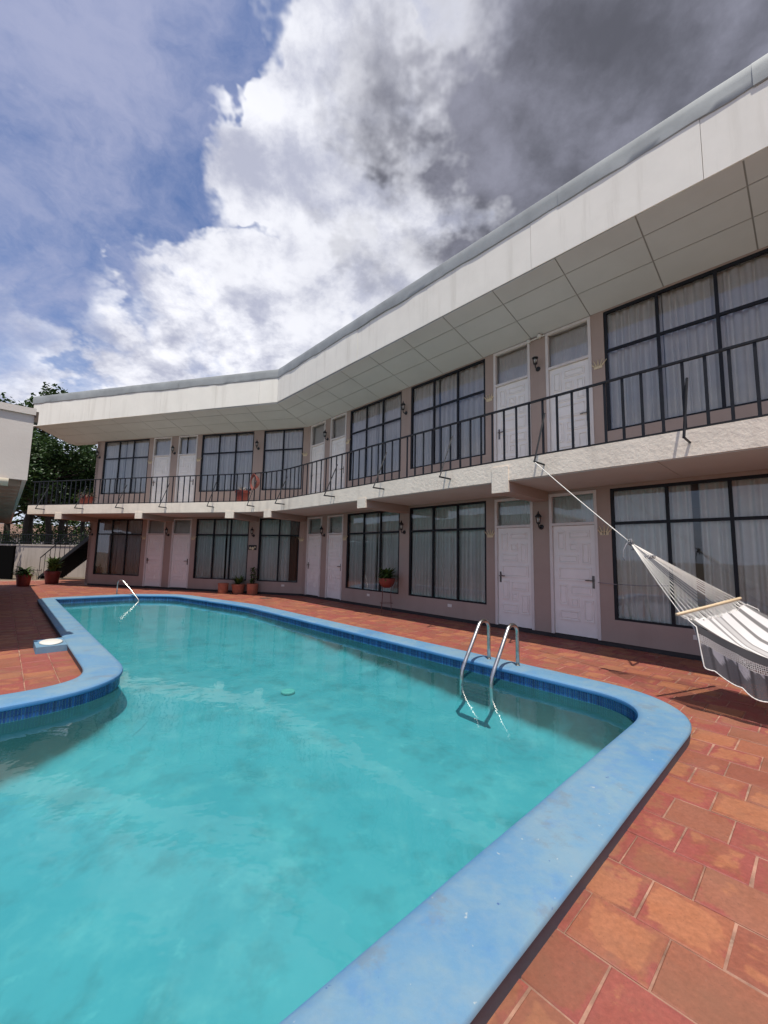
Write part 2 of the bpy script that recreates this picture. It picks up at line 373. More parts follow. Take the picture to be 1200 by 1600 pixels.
M_['lace2'] = m_lace('grey_lace', (0.17, 0.165, 0.175), 120, 0.34)

def m_leaf(name, c1, c2, transl=0.25):
    m = bpy.data.materials.new(name); m.use_nodes = True; t = NT(m.node_tree); t.n.clear()
    out = t.node('ShaderNodeOutputMaterial')
    a = t.node('ShaderNodeAttribute', attribute_name='tint')
    sp_ = t.node('ShaderNodeSeparateColor'); t.l.new(a.outputs['Color'], sp_.inputs[0])
    c = t.mix(sp_.outputs[0], c1, c2)
    df = t.node('ShaderNodeBsdfDiffuse'); tl = t.node('ShaderNodeBsdfTranslucent'); gl = t.node('ShaderNodeBsdfGlossy'); gl.inputs['Roughness'].default_value = 0.45
    t.l.new(c, df.inputs[0]); t.l.new(c, tl.inputs[0])
    mx = t.node('ShaderNodeMixShader'); mx.inputs[0].default_value = transl
    t.l.new(df.outputs[0], mx.inputs[1]); t.l.new(tl.outputs[0], mx.inputs[2])
    m2 = t.node('ShaderNodeMixShader'); m2.inputs[0].default_value = 0.04
    t.l.new(mx.outputs[0], m2.inputs[1]); t.l.new(gl.outputs[0], m2.inputs[2]); t.l.new(m2.outputs[0], out.inputs[0])
    return m
M_['leafdark'] = m_leaf('tree_leaf', (0.022, 0.050, 0.016), (0.062, 0.105, 0.028))
M_['leafmid'] = m_leaf('shrub_leaf', (0.035, 0.075, 0.018), (0.12, 0.19, 0.04))
M_['leafbright'] = m_leaf('bright_leaf', (0.09, 0.16, 0.03), (0.25, 0.34, 0.09))

# ------------------------------------------------------------------ mesh helpers
class MB:
    def __init__(s): s.v = []; s.f = []; s.c = []; s.uv = None
    def add(s, vs, fs, c=None):
        b = len(s.v); s.v += [tuple(x) for x in vs]; s.f += [tuple(i + b for i in f) for f in fs]
        s.c += [c] * len(vs); return s
    def box(s, x0, x1, y0, y1, z0, z1, c=None):
        vs = [(x0, y0, z0), (x1, y0, z0), (x1, y1, z0), (x0, y1, z0), (x0, y0, z1), (x1, y0, z1), (x1, y1, z1), (x0, y1, z1)]
        return s.add(vs, [(0, 3, 2, 1), (4, 5, 6, 7), (0, 1, 5, 4), (1, 2, 6, 5), (2, 3, 7, 6), (3, 0, 4, 7)], c)
    def hexa(s, b4, t4, c=None):
        return s.add(list(b4) + list(t4), [(0, 3, 2, 1), (4, 5, 6, 7), (0, 1, 5, 4), (1, 2, 6, 5), (2, 3, 7, 6), (3, 0, 4, 7)], c)
    def raised(s, x0, x1, z0, z1, y0, y1, ch, c=None):   # panel standing proud towards -y with chamfer
        b = [(x0, y0, z0), (x1, y0, z0), (x1, y0, z1), (x0, y0, z1)]
        t = [(x0 + ch, y1, z0 + ch), (x1 - ch, y1, z0 + ch), (x1 - ch, y1, z1 - ch), (x0 + ch, y1, z1 - ch)]
        return s.add(b + t, [(4, 5, 6, 7), (0, 1, 5, 4), (1, 2, 6, 5), (2, 3, 7, 6), (3, 0, 4, 7)], c)
    def tube(s, pts, r, n=8, c=None, cap=True):
        pts = [Vector(p) for p in pts]
        rs = r if isinstance(r, (list, tuple)) else [r] * len(pts)
        rings = []; prev = None
        for i, p in enumerate(pts):
            d = (pts[min(i + 1, len(pts) - 1)] - pts[max(i - 1, 0)])
            d = d.normalized() if d.length > 1e-9 else Vector((0, 0, 1))
            if prev is None:
                a = Vector((0, 0, 1)) if abs(d.z) < 0.9 else Vector((1, 0, 0))
                x = d.cross(a).normalized()
            else:
                x = (prev - d * prev.dot(d))
                x = x.normalized() if x.length > 1e-6 else d.orthogonal().normalized()
            prev = x; y = d.cross(x)
            rings.append([p + (x * math.cos(2 * math.pi * k / n) + y * math.sin(2 * math.pi * k / n)) * rs[i] for k in range(n)])
        vs = [v for ring in rings for v in ring]; fs = []
        for i in range(len(rings) - 1):
            for k in range(n):
                fs.append((i * n + k, i * n + (k + 1) % n, (i + 1) * n + (k + 1) % n, (i + 1) * n + k))
        if cap:
            fs.append(tuple(range(n - 1, -1, -1))); fs.append(tuple((len(rings) - 1) * n + k for k in range(n)))
        return s.add(vs, fs, c)
    def lathe(s, prof, n=20, cx=0, cy=0, cz=0, c=None):
        vs = []; fs = []
        for (r, z) in prof:
            for k in range(n):
                a = 2 * math.pi * k / n; vs.append((cx + r * math.cos(a), cy + r * math.sin(a), cz + z))
        for i in range(len(prof) - 1):
            for k in range(n):
                fs.append((i * n + k, i * n + (k + 1) % n, (i + 1) * n + (k + 1) % n, (i + 1) * n + k))
        fs.append(tuple(range(n - 1, -1, -1))); fs.append(tuple((len(prof) - 1) * n + k for k in range(n)))
        return s.add(vs, fs, c)
    def quad(s, a, b, c_, d, c=None): return s.add([a, b, c_, d], [(0, 1, 2, 3)], c)
    def mesh(s, name, material, smooth=False):
        me = bpy.data.meshes.new(name); me.from_pydata(s.v, [], s.f); me.update()
        if material: me.materials.append(material)
        if any(x is not None for x in s.c):
            at = me.color_attributes.new('tint', 'FLOAT_COLOR', 'POINT')
            buf = []
            for x in s.c: buf += (list(x if x is not None else (1, 1, 1)) + [1.0])[:4]
            at.data.foreach_set('color', buf)
        if smooth: me.polygons.foreach_set('use_smooth', [True] * len(me.polygons))
        return me

W = {}
I4 = Matrix.Identity(4)
def obj(name, me, world=I4, parent=None, label=None, cat=None, group=None, kind=None):
    o = bpy.data.objects.new(name, me); col.objects.link(o)
    W[o.name] = world.copy()
    if parent is not None:
        o.parent = parent; o.matrix_local = W[parent.name].inverted() @ world
    else: o.matrix_world = world
    if label: o['label'] = label
    if cat: o['category'] = cat
    if group: o['group'] = group
    if kind: o['kind'] = kind
    return o
def thing(name, world, label, cat, group=None): return obj(name, None, world, None, label, cat, group)
def copy_child(src, parent, world):
    o = src.copy(); col.objects.link(o); o.parent = parent; W[o.name] = world.copy()
    o.matrix_local = W[parent.name].inverted() @ world
    return o
def smooth_by_angle(me, ang=40):
    me.polygons.foreach_set('use_smooth', [True] * len(me.polygons))
    try: me.set_sharp_from_angle(angle=R_(ang))
    except Exception: pass
def T(x, y, z): return Matrix.Translation((x, y, z))

# frames of the two wings: local x runs along the wall (to the right), y goes into the building, z up
AR, AL = R_(46.98548), R_(15.42480)
DR, DL = 8.041953, 13.607294
uR, nR = Vector((math.cos(AR), -math.sin(AR), 0)), Vector((math.sin(AR), math.cos(AR), 0))
uL, nL = Vector((math.cos(AL), -math.sin(AL), 0)), Vector((math.sin(AL), math.cos(AL), 0))
FR = Matrix.Translation(nR * DR) @ Matrix.Rotation(-AR, 4, 'Z')
FL = Matrix.Translation(nL * DL) @ Matrix.Rotation(-AL, 4, 'Z')
def PR(s, o, z=0.0): return uR * s + nR * (DR - o) + Vector((0, 0, z))
def PL(s, o, z=0.0): return uL * s + nL * (DL - o) + Vector((0, 0, z))
SR0, SL0 = -12.9057, -6.7876                       # the corner of the two walls
TB = math.tan((AR - AL) / 2)
def cR(o): return SR0 + TB * o
def cL(o): return SL0 - TB * o
SLE = -17.0                                        # left end of the left wing
SRE = 4.2                                          # right end built of the right wing
ZG0, ZG1 = 0.08, 2.93
ZU0, ZU1 = 3.28, 6.36

# ------------------------------------------------------------------ ground and paving
def round_poly(pts, n=10):
    """pts: (x, y, radius)"""
    out = []; N = len(pts)
    for i in range(N):
        x, y, r = pts[i]; p = Vector((x, y)); a = Vector(pts[i - 1][:2]); b = Vector(pts[(i + 1) % N][:2])
        if r <= 0: out.append(p); continue
        da, db = (a - p), (b - p)
        ang = da.angle(db); tl = min(r / math.tan(ang / 2), da.length * 0.49, db.length * 0.49)
        p0 = p + da.normalized() * tl; p1 = p + db.normalized() * tl
        for k in range(n + 1):
            q = k / n
            out.append(p0 * (1 - q) ** 2 + p * 2 * q * (1 - q) + p1 * q * q)
    return out
POOL = round_poly([(-1.24, 11.5, 0.25), (-1.24, 3.13, 0.66), (-10.6, 3.13, 2.5), (-14.4, 3.85, 1.2), (-15.16, 4.9, 0.8), (-15.14, 6.80, 0.12), (-5.16, 6.80, 1.1), (-5.16, 11.5, 0.25)], 14)
def resample(P, d):
    out = []
    for i in range(len(P)):
        a, b = P[i], P[(i + 1) % len(P)]; n = max(1, int((b - a).length / d))
        for k in range(n): out.append(a.lerp(b, k / n))
    return out
POOL = resample(POOL, 0.35)
def area(P): return 0.5 * sum(P[i].x * P[(i + 1) % len(P)].y - P[(i + 1) % len(P)].x * P[i].y for i in range(len(P)))
if area(POOL) < 0: POOL.reverse()
def offset(P, d):
    out = []
    for i in range(len(P)):
        a, p, b = P[i - 1], P[i], P[(i + 1) % len(P)]
        t1 = (p - a); t2 = (b - p)
        if t1.length < 1e-6: t1 = t2
        if t2.length < 1e-6: t2 = t1
        n1 = Vector((t1.y, -t1.x)).normalized(); n2 = Vector((t2.y, -t2.x)).normalized()
        m = (n1 + n2); m = m.normalized() if m.length > 1e-6 else n1
        out.append(p + m * (d / max(0.5, m.dot(n1))))
    return out
def inside(P, x, y):
    c = False; j = len(P) - 1
    for i in range(len(P)):
        if (P[i].y > y) != (P[j].y > y) and x < (P[j].x - P[i].x) * (y - P[i].y) / (P[j].y - P[i].y) + P[i].x: c = not c
        j = i
    return c
COPW = 0.41
POOL_OUT = offset(POOL, COPW)

def sheet_with_hole(name, outer, inner, z, material, kind='structure'):
    bm = bmesh.new(); es = []
    for loop in (outer, inner):
        vs = [bm.verts.new((*p[:2], z)) for p in loop]
        for i in range(len(vs)): es.append(bm.edges.new((vs[i], vs[(i + 1) % len(vs)])))
    bmesh.ops.triangle_fill(bm, use_beauty=True, use_dissolve=False, edges=es)
    for f in bm.faces:
        if f.normal.z < 0: f.normal_flip()
    me = bpy.data.meshes.new(name); bm.to_mesh(me); bm.free(); me.materials.append(material)
    return me
hole = [PR(p.x, p.y)[:2] for p in offset(POOL, 0.2)]
pv_c = [PR(-26, -9)[:2], PR(5, -9)[:2], PR(5, 13.5)[:2], PR(-26, 13.5)[:2]]
pavement = obj('pavement', sheet_with_hole('pavement', pv_c, hole, -0.0025, M_['mortar']), kind='structure')
ground = obj('ground', sheet_with_hole('ground', [(-300, -300), (300, -300), (300, 300), (-300, 300)], pv_c, -0.03, M_['earth']), kind='structure')

# clay tiles in running courses parallel to the right-hand wing
def proj_px(p):
    v = Vector(p) - Vector((0, 0, HC)); d = v.dot(fwd)
    if d < 0.2: return None
    return 600 + 634.3 * v.dot(rr) / d, 800 - 634.3 * v.dot(uu) / d, d
cut_in = offset(POOL, 0.22)
PITCH_T = 0.3015
cands = []
for row in range(-38, 29):
    o0 = 5.012 + row * PITCH_T
    fixed = {0: -0.627, 1: -0.494, 2: -0.345, 3: -0.515, -6: -0.58}
    offs = fixed.get(row, (row * 0.137 + random.uniform(-0.03, 0.03)) % PITCH_T)
    k0 = int((-25.5 - offs) / PITCH_T); k1 = int((4.9 - offs) / PITCH_T)
    for k in range(k0, k1):
        s0 = offs + k * PITCH_T
        cx, cy = s0 + PITCH_T / 2, o0 + PITCH_T / 2
        if cy < -0.05 and cx > -13.2: continue
        w = PR(cx, cy)
        lo = DL - w.dot(nL)
        if lo < -0.05 and w.dot(uL) > -17.2: continue
        if lo < -6.5: continue
        if inside(cut_in, cx, cy): continue
        pp = proj_px(w); score = 0
        if pp and -60 < pp[0] < 1260 and pp[1] < 1680: score = (634.3 * PITCH_T / pp[2]) ** 2 * (HC / pp[2])
        cands.append((score, s0, o0))
cands.sort(reverse=True)
def tile_geo(mb, s0, o0):
    g = 0.0042; j = lambda a: random.uniform(-a, a)
    a = (s0 + g + j(.0025), o0 + g + j(.0025)); b = (s0 + PITCH_T - g + j(.0025), o0 + g + j(.0025))
    c = (s0 + PITCH_T - g + j(.0025), o0 + PITCH_T - g + j(.0025)); d = (s0 + g + j(.0025), o0 + PITCH_T - g + j(.0025))
    z = random.uniform(-0.001, 0.004); tint = (random.random(), random.random(), random.random())
    sx, sy = j(0.0018), j(0.0018)
    q = [a, b, c, d]; m = (s0 + PITCH_T / 2, o0 + PITCH_T / 2)
    ch = 0.0045
    def inset(p): return (p[0] + (ch if p[0] < m[0] else -ch), p[1] + (ch if p[1] < m[1] else -ch))
    base = [PR(p[0], p[1], -0.02) for p in q]; mid = [PR(p[0], p[1], z - 0.004) for p in q]
    top = [PR(*inset(p), z + sx * (1 if p[0] > m[0] else -1) + sy * (1 if p[1] > m[1] else -1)) for p in q]
    # o grows towards the pool, so the winding seen from above is reversed
    inn_ = [PR(p[0] + (m[0] - p[0]) * .34, p[1] + (m[1] - p[1]) * .34, z) for p in q]
    vs = base + mid + top + inn_
    fs = [(15, 14, 13, 12)] + [(8 + k, 12 + k, 12 + (k + 1) % 4, 8 + (k + 1) % 4) for k in range(4)]
    for k in range(4):
        n = (k + 1) % 4
        fs += [(k + 4, n + 4, n, k)] if False else [(k, k + 4, n + 4, n)]
        fs += [(k + 4, k + 8, n + 8, n + 4)]
    n0 = len(mb.v); mb.add(vs, fs, tint)
    for k in range(16): mb.c[n0 + k] = (*tint, 0.0 if k >= 12 else 1.0)
for sco, s0, o0 in cands[:300]:
    mb = MB(); tile_geo(mb, s0, o0); obj('tile', mb.mesh('tile', M_['tile']), parent=pavement)
mb = MB()
for sco, s0, o0 in cands[300:]: tile_geo(mb, s0, o0)
obj('tiles', mb.mesh('tiles', M_['tile']), parent=pavement, kind='stuff')

# ------------------------------------------------------------------ swimming pool
ZC = 0.10; ZW = -0.06
pool = thing('swimming_pool', T(*PR(-6, 5)), 'long swimming pool with a broad worn blue coping and blue tiled waterline', 'swimming pool')
def strip(name, rings, material, parent, closed=True, smooth=True, rim=None, sharp=35, outer_dark=None):
    n = len(rings[0]); vs = [v for r in rings for v in r]; fs = []
    for i in range(len(rings) - 1):
        for k in range(n if closed else n - 1):
            fs.append((i * n + k, i * n + (k + 1) % n, (i + 1) * n + (k + 1) % n, (i + 1) * n + k))
    mb = MB(); mb.add(vs, fs); me = mb.mesh(name, material)
    bm = bmesh.new(); bm.from_mesh(me); bmesh.ops.recalc_face_normals(bm, faces=bm.faces); bm.to_mesh(me); bm.free()
    if outer_dark is not None:
        at = me.attributes.new('outer_dark', 'FLOAT', 'POINT'); at.data.foreach_set('value', [outer_dark[i] for i in range(len(rings)) for _ in range(n)])
    if rim is not None:
        at = me.attributes.new('rim', 'FLOAT', 'POINT'); at.data.foreach_set('value', [rim[i] for i in range(len(rings)) for _ in range(n)])
    if smooth: smooth_by_angle(me, sharp)
    return obj(name, me, parent=parent)
def wob(p, a): return a * mnoise.noise(Vector((p.x * 1.7, p.y * 1.7, 3.1)))
def ring(d, z, wa=0.0):
    P = offset(POOL, d) if abs(d) > 1e-9 else POOL
    return [PR(p.x, p.y, z + wob(p, wa)) for p in P]
prof = [(COPW - 0.02, -0.03), (COPW - 0.012, 0.075), (COPW - 0.004, 0.090), (COPW - 0.018, 0.099), (COPW - 0.05, 0.102), (0.20, 0.104), (0.06, 0.101), (0.025, 0.096), (0.006, 0.084), (0.0, 0.066), (0.004, 0.048), (0.02, 0.040), (0.06, 0.036)]
strip('coping', [ring(d, z, 0.004) for d, z in prof], M_['coping'], pool, rim=[0.0, 0, 0, 0, 0, 0, 0, 0.15, 0.6, 1, 1, 1, 1], outer_dark=[1, 1, .8, .1] + [0] * 9)
TBD = 0.030
strip('grout_band', [ring(TBD, 0.040), ring(TBD, -0.07)], M_['grout'], pool)
# mosaic strips under the lip
mb = MB()
P = resample(offset(POOL, TBD), 0.4)
def walk(P, step):
    out = []; carry = 0.0
    for i in range(len(P)):
        a, b = P[i], P[(i + 1) % len(P)]; L = (b - a).length
        if L < 1e-6: continue
        t = (b - a) / L; d = carry
        while d < L: out.append((a + t * d, t)); d += step
        carry = d - L
    return out
blues = [(0.02, 0.075, 0.26), (0.03, 0.12, 0.34), (0.018, 0.055, 0.20), (0.045, 0.17, 0.40), (0.03, 0.10, 0.28)]
for p, t in walk(P, 0.026):
    nn = Vector((t.y, -t.x)); q0 = p + t * 0.002; q1 = p + t * 0.0205
    c = random.choice(blues); f = random.uniform(.8, 1.25); c = tuple(x * f for x in c)
    for (z0, z1) in ((-0.012, 0.036), (-0.066, -0.016)):
        A, B = q0 - nn * 0.005, q1 - nn * 0.005
        mb.add([PR(q0.x, q0.y, z0), PR(q1.x, q1.y, z0), PR(q1.x, q1.y, z1), PR(q0.x, q0.y, z1), PR(A.x, A.y, z0), PR(B.x, B.y, z0), PR(B.x, B.y, z1), PR(A.x, A.y, z1)],
               [(4, 5, 6, 7), (0, 4, 7, 3), (1, 2, 6, 5), (0, 1, 5, 4), (2, 3, 7, 6)], c)
me = mb.mesh('waterline_tiles', M_['mosaic'])
bm = bmesh.new(); bm.from_mesh(me); bmesh.ops.recalc_face_normals(bm, faces=bm.faces); bm.to_mesh(me); bm.free()
obj('waterline_tiles', me, parent=pool, kind='stuff')
# basin: walls, a cove and the floor
DEP = -0.80
def fz(p): return -0.60 + 0.36 * max(0.0, min(1.0, (-p.x - 2.0) / 7.5)) - 0.5 * max(0.0, min(1.0, (p.y - 6.8) / 2.5))
def fring(d, dz): return [PR(p.x, p.y, fz(p) + dz) for p in offset(POOL, d)]
rings = [ring(TBD + 0.001, -0.0702), ring(TBD + 0.012, -0.075), fring(TBD + 0.010, 0.14), fring(-0.005, 0.08), fring(-0.07, 0.03), fring(-0.20, 0.006), fring(-0.34, -0.008)]
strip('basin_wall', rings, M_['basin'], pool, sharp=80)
mb = MB(); g0 = offset(POOL, 0.18); cells = {}; vs = []; fs = []
def gv(i, j):
    if (i, j) not in cells:
        x, y = -15.6 + i * .4, 2.9 + j * .4; cells[(i, j)] = len(vs); vs.append(PR(x, y, fz(Vector((x, y))) - .002 + .012 * mnoise.noise(Vector((x * .8, y * .8, 1)))))
    return cells[(i, j)]
for i in range(38):
    for j in range(22):
        x, y = -15.6 + i * .4 + .2, 2.9 + j * .4 + .2
        if any(inside(g0, x + dx, y + dy) for dx in (-.2, .2) for dy in (-.2, .2)): fs.append((gv(i, j), gv(i, j + 1), gv(i + 1, j + 1), gv(i + 1, j)))
mb.add(vs, fs); me = mb.mesh('basin_floor', M_['basin'], True)
bm = bmesh.new(); bm.from_mesh(me); bmesh.ops.recalc_face_normals(bm, faces=bm.faces)
if sum(f.normal.z for f in bm.faces) < 0: bmesh.ops.reverse_faces(bm, faces=bm.faces)
bm.to_mesh(me); bm.free()
obj('basin_floor', me, parent=pool)
# skimmer box
mb = MB()
def rbox(mb, s0, s1, o0, o1, z0, z1, fr=PR):
    mb.hexa([fr(s0, o1, z0), fr(s1, o1, z0), fr(s1, o0, z0), fr(s0, o0, z0)], [fr(s0, o1, z1), fr(s1, o1, z1), fr(s1, o0, z1), fr(s0, o0, z1)])
rbox(mb, -8.5, -7.85, 7.16, 7.56, -0.02, 0.095)
sk = obj('skimmer_box', mb.mesh('skimmer_box', M_['coping']), parent=pool)
mb = MB(); mb.lathe([(0.0, 0), (0.155, 0), (0.16, 0.012), (0.14, 0.02), (0.0, 0.024)], 28)
lw = FR.copy(); lw.translation = PR(-8.15, 7.37, 0.096)
obj('skimmer_lid', mb.mesh('skimmer_lid', M_['plate'], True), lw @ Matrix.Diagonal((1.5, 0.9, 1, 1)), parent=sk)

wp = offset(POOL, TBD + 0.005)
bm = bmesh.new(); vs = [bm.verts.new(PR(p.x, p.y, ZW)) for p in wp]
es = [bm.edges.new((vs[i], vs[(i + 1) % len(vs)])) for i in range(len(vs))]
bmesh.ops.triangle_fill(bm, use_beauty=True, edges=es)
for f in bm.faces:
    if f.normal.z < 0: f.normal_flip()
me = bpy.data.meshes.new('water'); bm.to_mesh(me); bm.free(); me.materials.append(M_['water'])
water = obj('water', me, kind='structure')

# ------------------------------------------------------------------ the hotel building
bld = thing('hotel_building', T(*PL(SL0, 0, 0)), 'two storey taupe hotel in two wings with white doors and a broad white roof edge', 'building')

winsR = [(-10.35, -7.97, 3), (-7.60, -5.18, 3), (-2.56, -0.01, 3), (0.40, 2.85, 3)]
doorsR = [(-12.68, -11.76), (-11.43, -10.54), (-4.95, -4.05), (-3.70, -2.79)]
winsL = [(-16.60, -14.16, 3), (-11.51, -9.10, 3), (-8.66, -6.97, 2)]
doorsL = [(-13.92, -13.00), (-12.65, -11.72)]
LEV = {'g': dict(z0=ZG0, z1=ZG1, wb=0.473, wm=2.190, wt=2.829, db=0.08, dtr=2.185, dt=2.83),
       'u': dict(z0=ZU0, z1=ZU1 + 0.12, wb=3.911, wm=5.478, wt=6.269, db=3.30, dtr=5.46, dt=6.281)}
WT = 0.16   # wall thickness
def wall_mesh(wins, doors, s_lo, s_hi):
    mb = MB()
    for L in LEV.values():
        ops = sorted([(a, b, L['wb'], L['wt']) for a, b, _ in wins] + [(a, b, None, L['dt']) for a, b in doors])
        x = s_lo
        for a, b, zb, zt in ops:
            mb.box(x, a, 0, WT, L['z0'], L['z1'])
            if zb is not None: mb.box(a, b, 0, WT, L['z0'], zb)
            mb.box(a, b, 0, WT, zt, L['z1'])
            x = b
        mb.box(x, s_hi, 0, WT, L['z0'], L['z1'])
    return mb
obj('wall', wall_mesh(winsR, doorsR, SR0 + 0.0, SRE).mesh('wall_right', M_['wall']), FR, bld)
obj('wall', wall_mesh(winsL, doorsL, SLE, SL0 - 0.0).mesh('wall_left', M_['wall']), FL, bld)
mb = MB(); mb.box(SR0 + 0.02, SRE, 0.012, WT, -0.02, ZG0); obj('plinth', mb.mesh('plinth_right', M_['plinth']), FR, bld)
mb = MB(); mb.box(SLE + 0.01, SL0 - 0.02, 0.012, WT, -0.02, ZG0); obj('plinth', mb.mesh('plinth_left', M_['plinth']), FL, bld)
# shallow pilaster at right of the third window
# closed shell behind the walls
DB = 5.5
foot = [PL(SLE, 0), PL(SLE, -DB), PL(cL(-DB), -DB), PR(SRE, -DB), PR(SRE, 0)]
mb = MB()
for a, b in zip(foot[:-1], foot[1:]):
    d = (b - a).normalized(); n = Vector((d.y, -d.x, 0)) * 0.15   # thickness inwards
    if n.dot((foot[0] + foot[-1]) / 2 - a) < 0: n = -n
    mb.hexa([a, b, b + n, a + n], [x + Vector((0, 0, 7.3)) for x in (a, b, b + n, a + n)])
obj('outer_wall', mb.mesh('outer_wall', M_['wall']), parent=bld)
def slab_poly(name, pts, z0, z1, material, parent=bld):
    bm = bmesh.new(); vs = [bm.verts.new((p[0], p[1], z0)) for p in pts]; f = bm.faces.new(vs)
    if f.normal.z > 0: f.normal_flip()
    r = bmesh.ops.extrude_face_region(bm, geom=[f])
    bmesh.ops.translate(bm, vec=(0, 0, z1 - z0), verts=[v for v in r['geom'] if isinstance(v, bmesh.types.BMVert)])
    bmesh.ops.recalc_face_normals(bm, faces=bm.faces); bmesh.ops.triangulate(bm, faces=[f for f in bm.faces if len(f.verts) > 4])
    me = bpy.data.meshes.new(name); bm.to_mesh(me); bm.free(); me.materials.append(material)
    return obj(name, me, parent=parent)
inf = [PL(SLE + .02, -WT), PL(SLE + .02, -DB + .16), PL(cL(-DB), -DB + .16), PR(SRE - .02, -DB + .16), PR(SRE - .02, -WT), PR(cR(-WT), -WT)]
slab_poly('room_floor', inf, 0.0, 0.06, M_['room']); slab_poly('upper_floor', inf, 2.95, 3.25, M_['room']); slab_poly('room_ceiling', inf, 6.5, 6.6, M_['room'])
slab_poly('roof', [PL(-18.7, 1.45), PL(-18.7, 0), PL(SLE, -DB - .2), PL(cL(-DB), -DB - .2), PR(SRE + .4, -DB - .2), PR(SRE + .4, 1.45), PR(cR(1.45), 1.45)], 7.35, 7.5, M_['flash'])

# windows ------------------------------------------------------------
def curtain_mesh(x0, x1, z0, z1, y, name, material, seed, amp=0.042, pitch=0.125):
    rnd = random.Random(seed); mb = MB(); n = max(8, int((x1 - x0) / 0.014)); ph = rnd.uniform(0, 6); vs = []; rows = 5
    ws = [rnd.choice((.35, .7, 1.0, 1.3, 1.7)) * rnd.uniform(.8, 1.2) for _ in range(60)]
    for r in range(rows + 1):
        z = z0 + (z1 - z0) * r / rows; p = ph
        low = 1 - r / rows
        for k in range(n + 1):
            x = x0 + (x1 - x0) * k / n
            p += (x1 - x0) / n / pitch * 2 * math.pi * ws[int(k * 40 / n) % 60] / 1.0 * 1.0
            yy = y + amp * (0.75 + 0.5 * low) * math.sin(p) + 0.02 * low * math.sin(x * 3.1 + seed) + 0.012 * mnoise.noise(Vector((x * 4, z * 1.2, seed)))
            vs.append((x, yy, z))
    fs = [(r * (n + 1) + k, r * (n + 1) + k + 1, (r + 1) * (n + 1) + k + 1, (r + 1) * (n + 1) + k) for r in range(rows) for k in range(n)]
    mb.add(vs, fs); return mb.mesh(name, material, True)
def make_window(F, a, b, nc, L, seed, brown=False):
    zb, zm, zt = L['wb'], L['wm'], L['wt']
    wl = F @ T(a, 0, zb); w = b - a; h = zt - zb; hm = zm - zb
    fw = 0.05; mb = MB(); y0, y1 = 0.012, 0.065
    mb.box(0, fw, y0, y1, 0, h); mb.box(w - fw, w, y0, y1, 0, h)
    mb.box(fw, w - fw, y0, y1, 0, fw * .7); mb.box(fw, w - fw, y0, y1, h - fw, h)
    win = obj('window', mb.mesh('window_frame', M_['steel']), wl, bld)
    xs = [fw + (w - 2 * fw) * i / nc for i in range(nc + 1)]
    for i in range(1, nc):
        mb = MB(); mb.box(xs[i] - .024, xs[i] + .024, y0 + .004, y1 - .004, fw * .7, h - fw); obj('mullion', mb.mesh('mullion', M_['steel']), wl, win)
    mb = MB()
    for i in range(nc):
        xa = xs[i] + (.024 if i else 0); xb = xs[i + 1] - (.024 if i < nc - 1 else 0)
        mb.box(xa, xb, y0 + .006, y1 - .006, hm - .026, hm + .026)
    obj('transom_bar', mb.mesh('transom_bar', M_['steel']), wl, win)
    rnd = random.Random(seed)
    for i in range(nc):
        xa = xs[i] + (.024 if i else 0); xb = xs[i + 1] - (.024 if i < nc - 1 else 0)
        for (za, zc) in ((fw * .7, hm - .026), (hm + .026, h - fw)):
            t1, t2 = rnd.uniform(-.004, .004), rnd.uniform(-.004, .004); yc = 0.038
            mb = MB(); mb.quad((xa, yc + t1, za), (xb, yc - t1, za), (xb, yc - t1 + t2, zc), (xa, yc + t1 + t2, zc))
            obj('pane', mb.mesh('pane', M_['glass']), wl, win)
    if brown:
        obj('curtain', curtain_mesh(0.0, w * .70, 0.0, h, 0.2, 'curtain', M_['curtain'], seed), wl, win)
        obj('curtain', curtain_mesh(w * .73, w, 0.0, h, 0.2, 'curtain', M_['browncurtain'], seed + 1), wl, win)
    else:
        cut = rnd.uniform(.35, .62)
        obj('curtain', curtain_mesh(-.02, w * cut, 0.0, h, 0.135, 'curtain', M_['curtain'], seed), wl, win)
        gapw = rnd.choice((.012, .02, .05, .012, .09))
        obj('curtain', curtain_mesh(w * cut + gapw, w + .02, 0.0, h, 0.145, 'curtain', M_['curtain'], seed + 7), wl, win)
    return win
sd = 1
for lv in ('g', 'u'):
    for (a, b, nc) in winsR: make_window(FR, a, b, nc, LEV[lv], sd); sd += 3
    for (a, b, nc) in winsL: make_window(FL, a, b, nc, LEV[lv], sd, brown=(lv == 'g' and nc == 2)); sd += 3

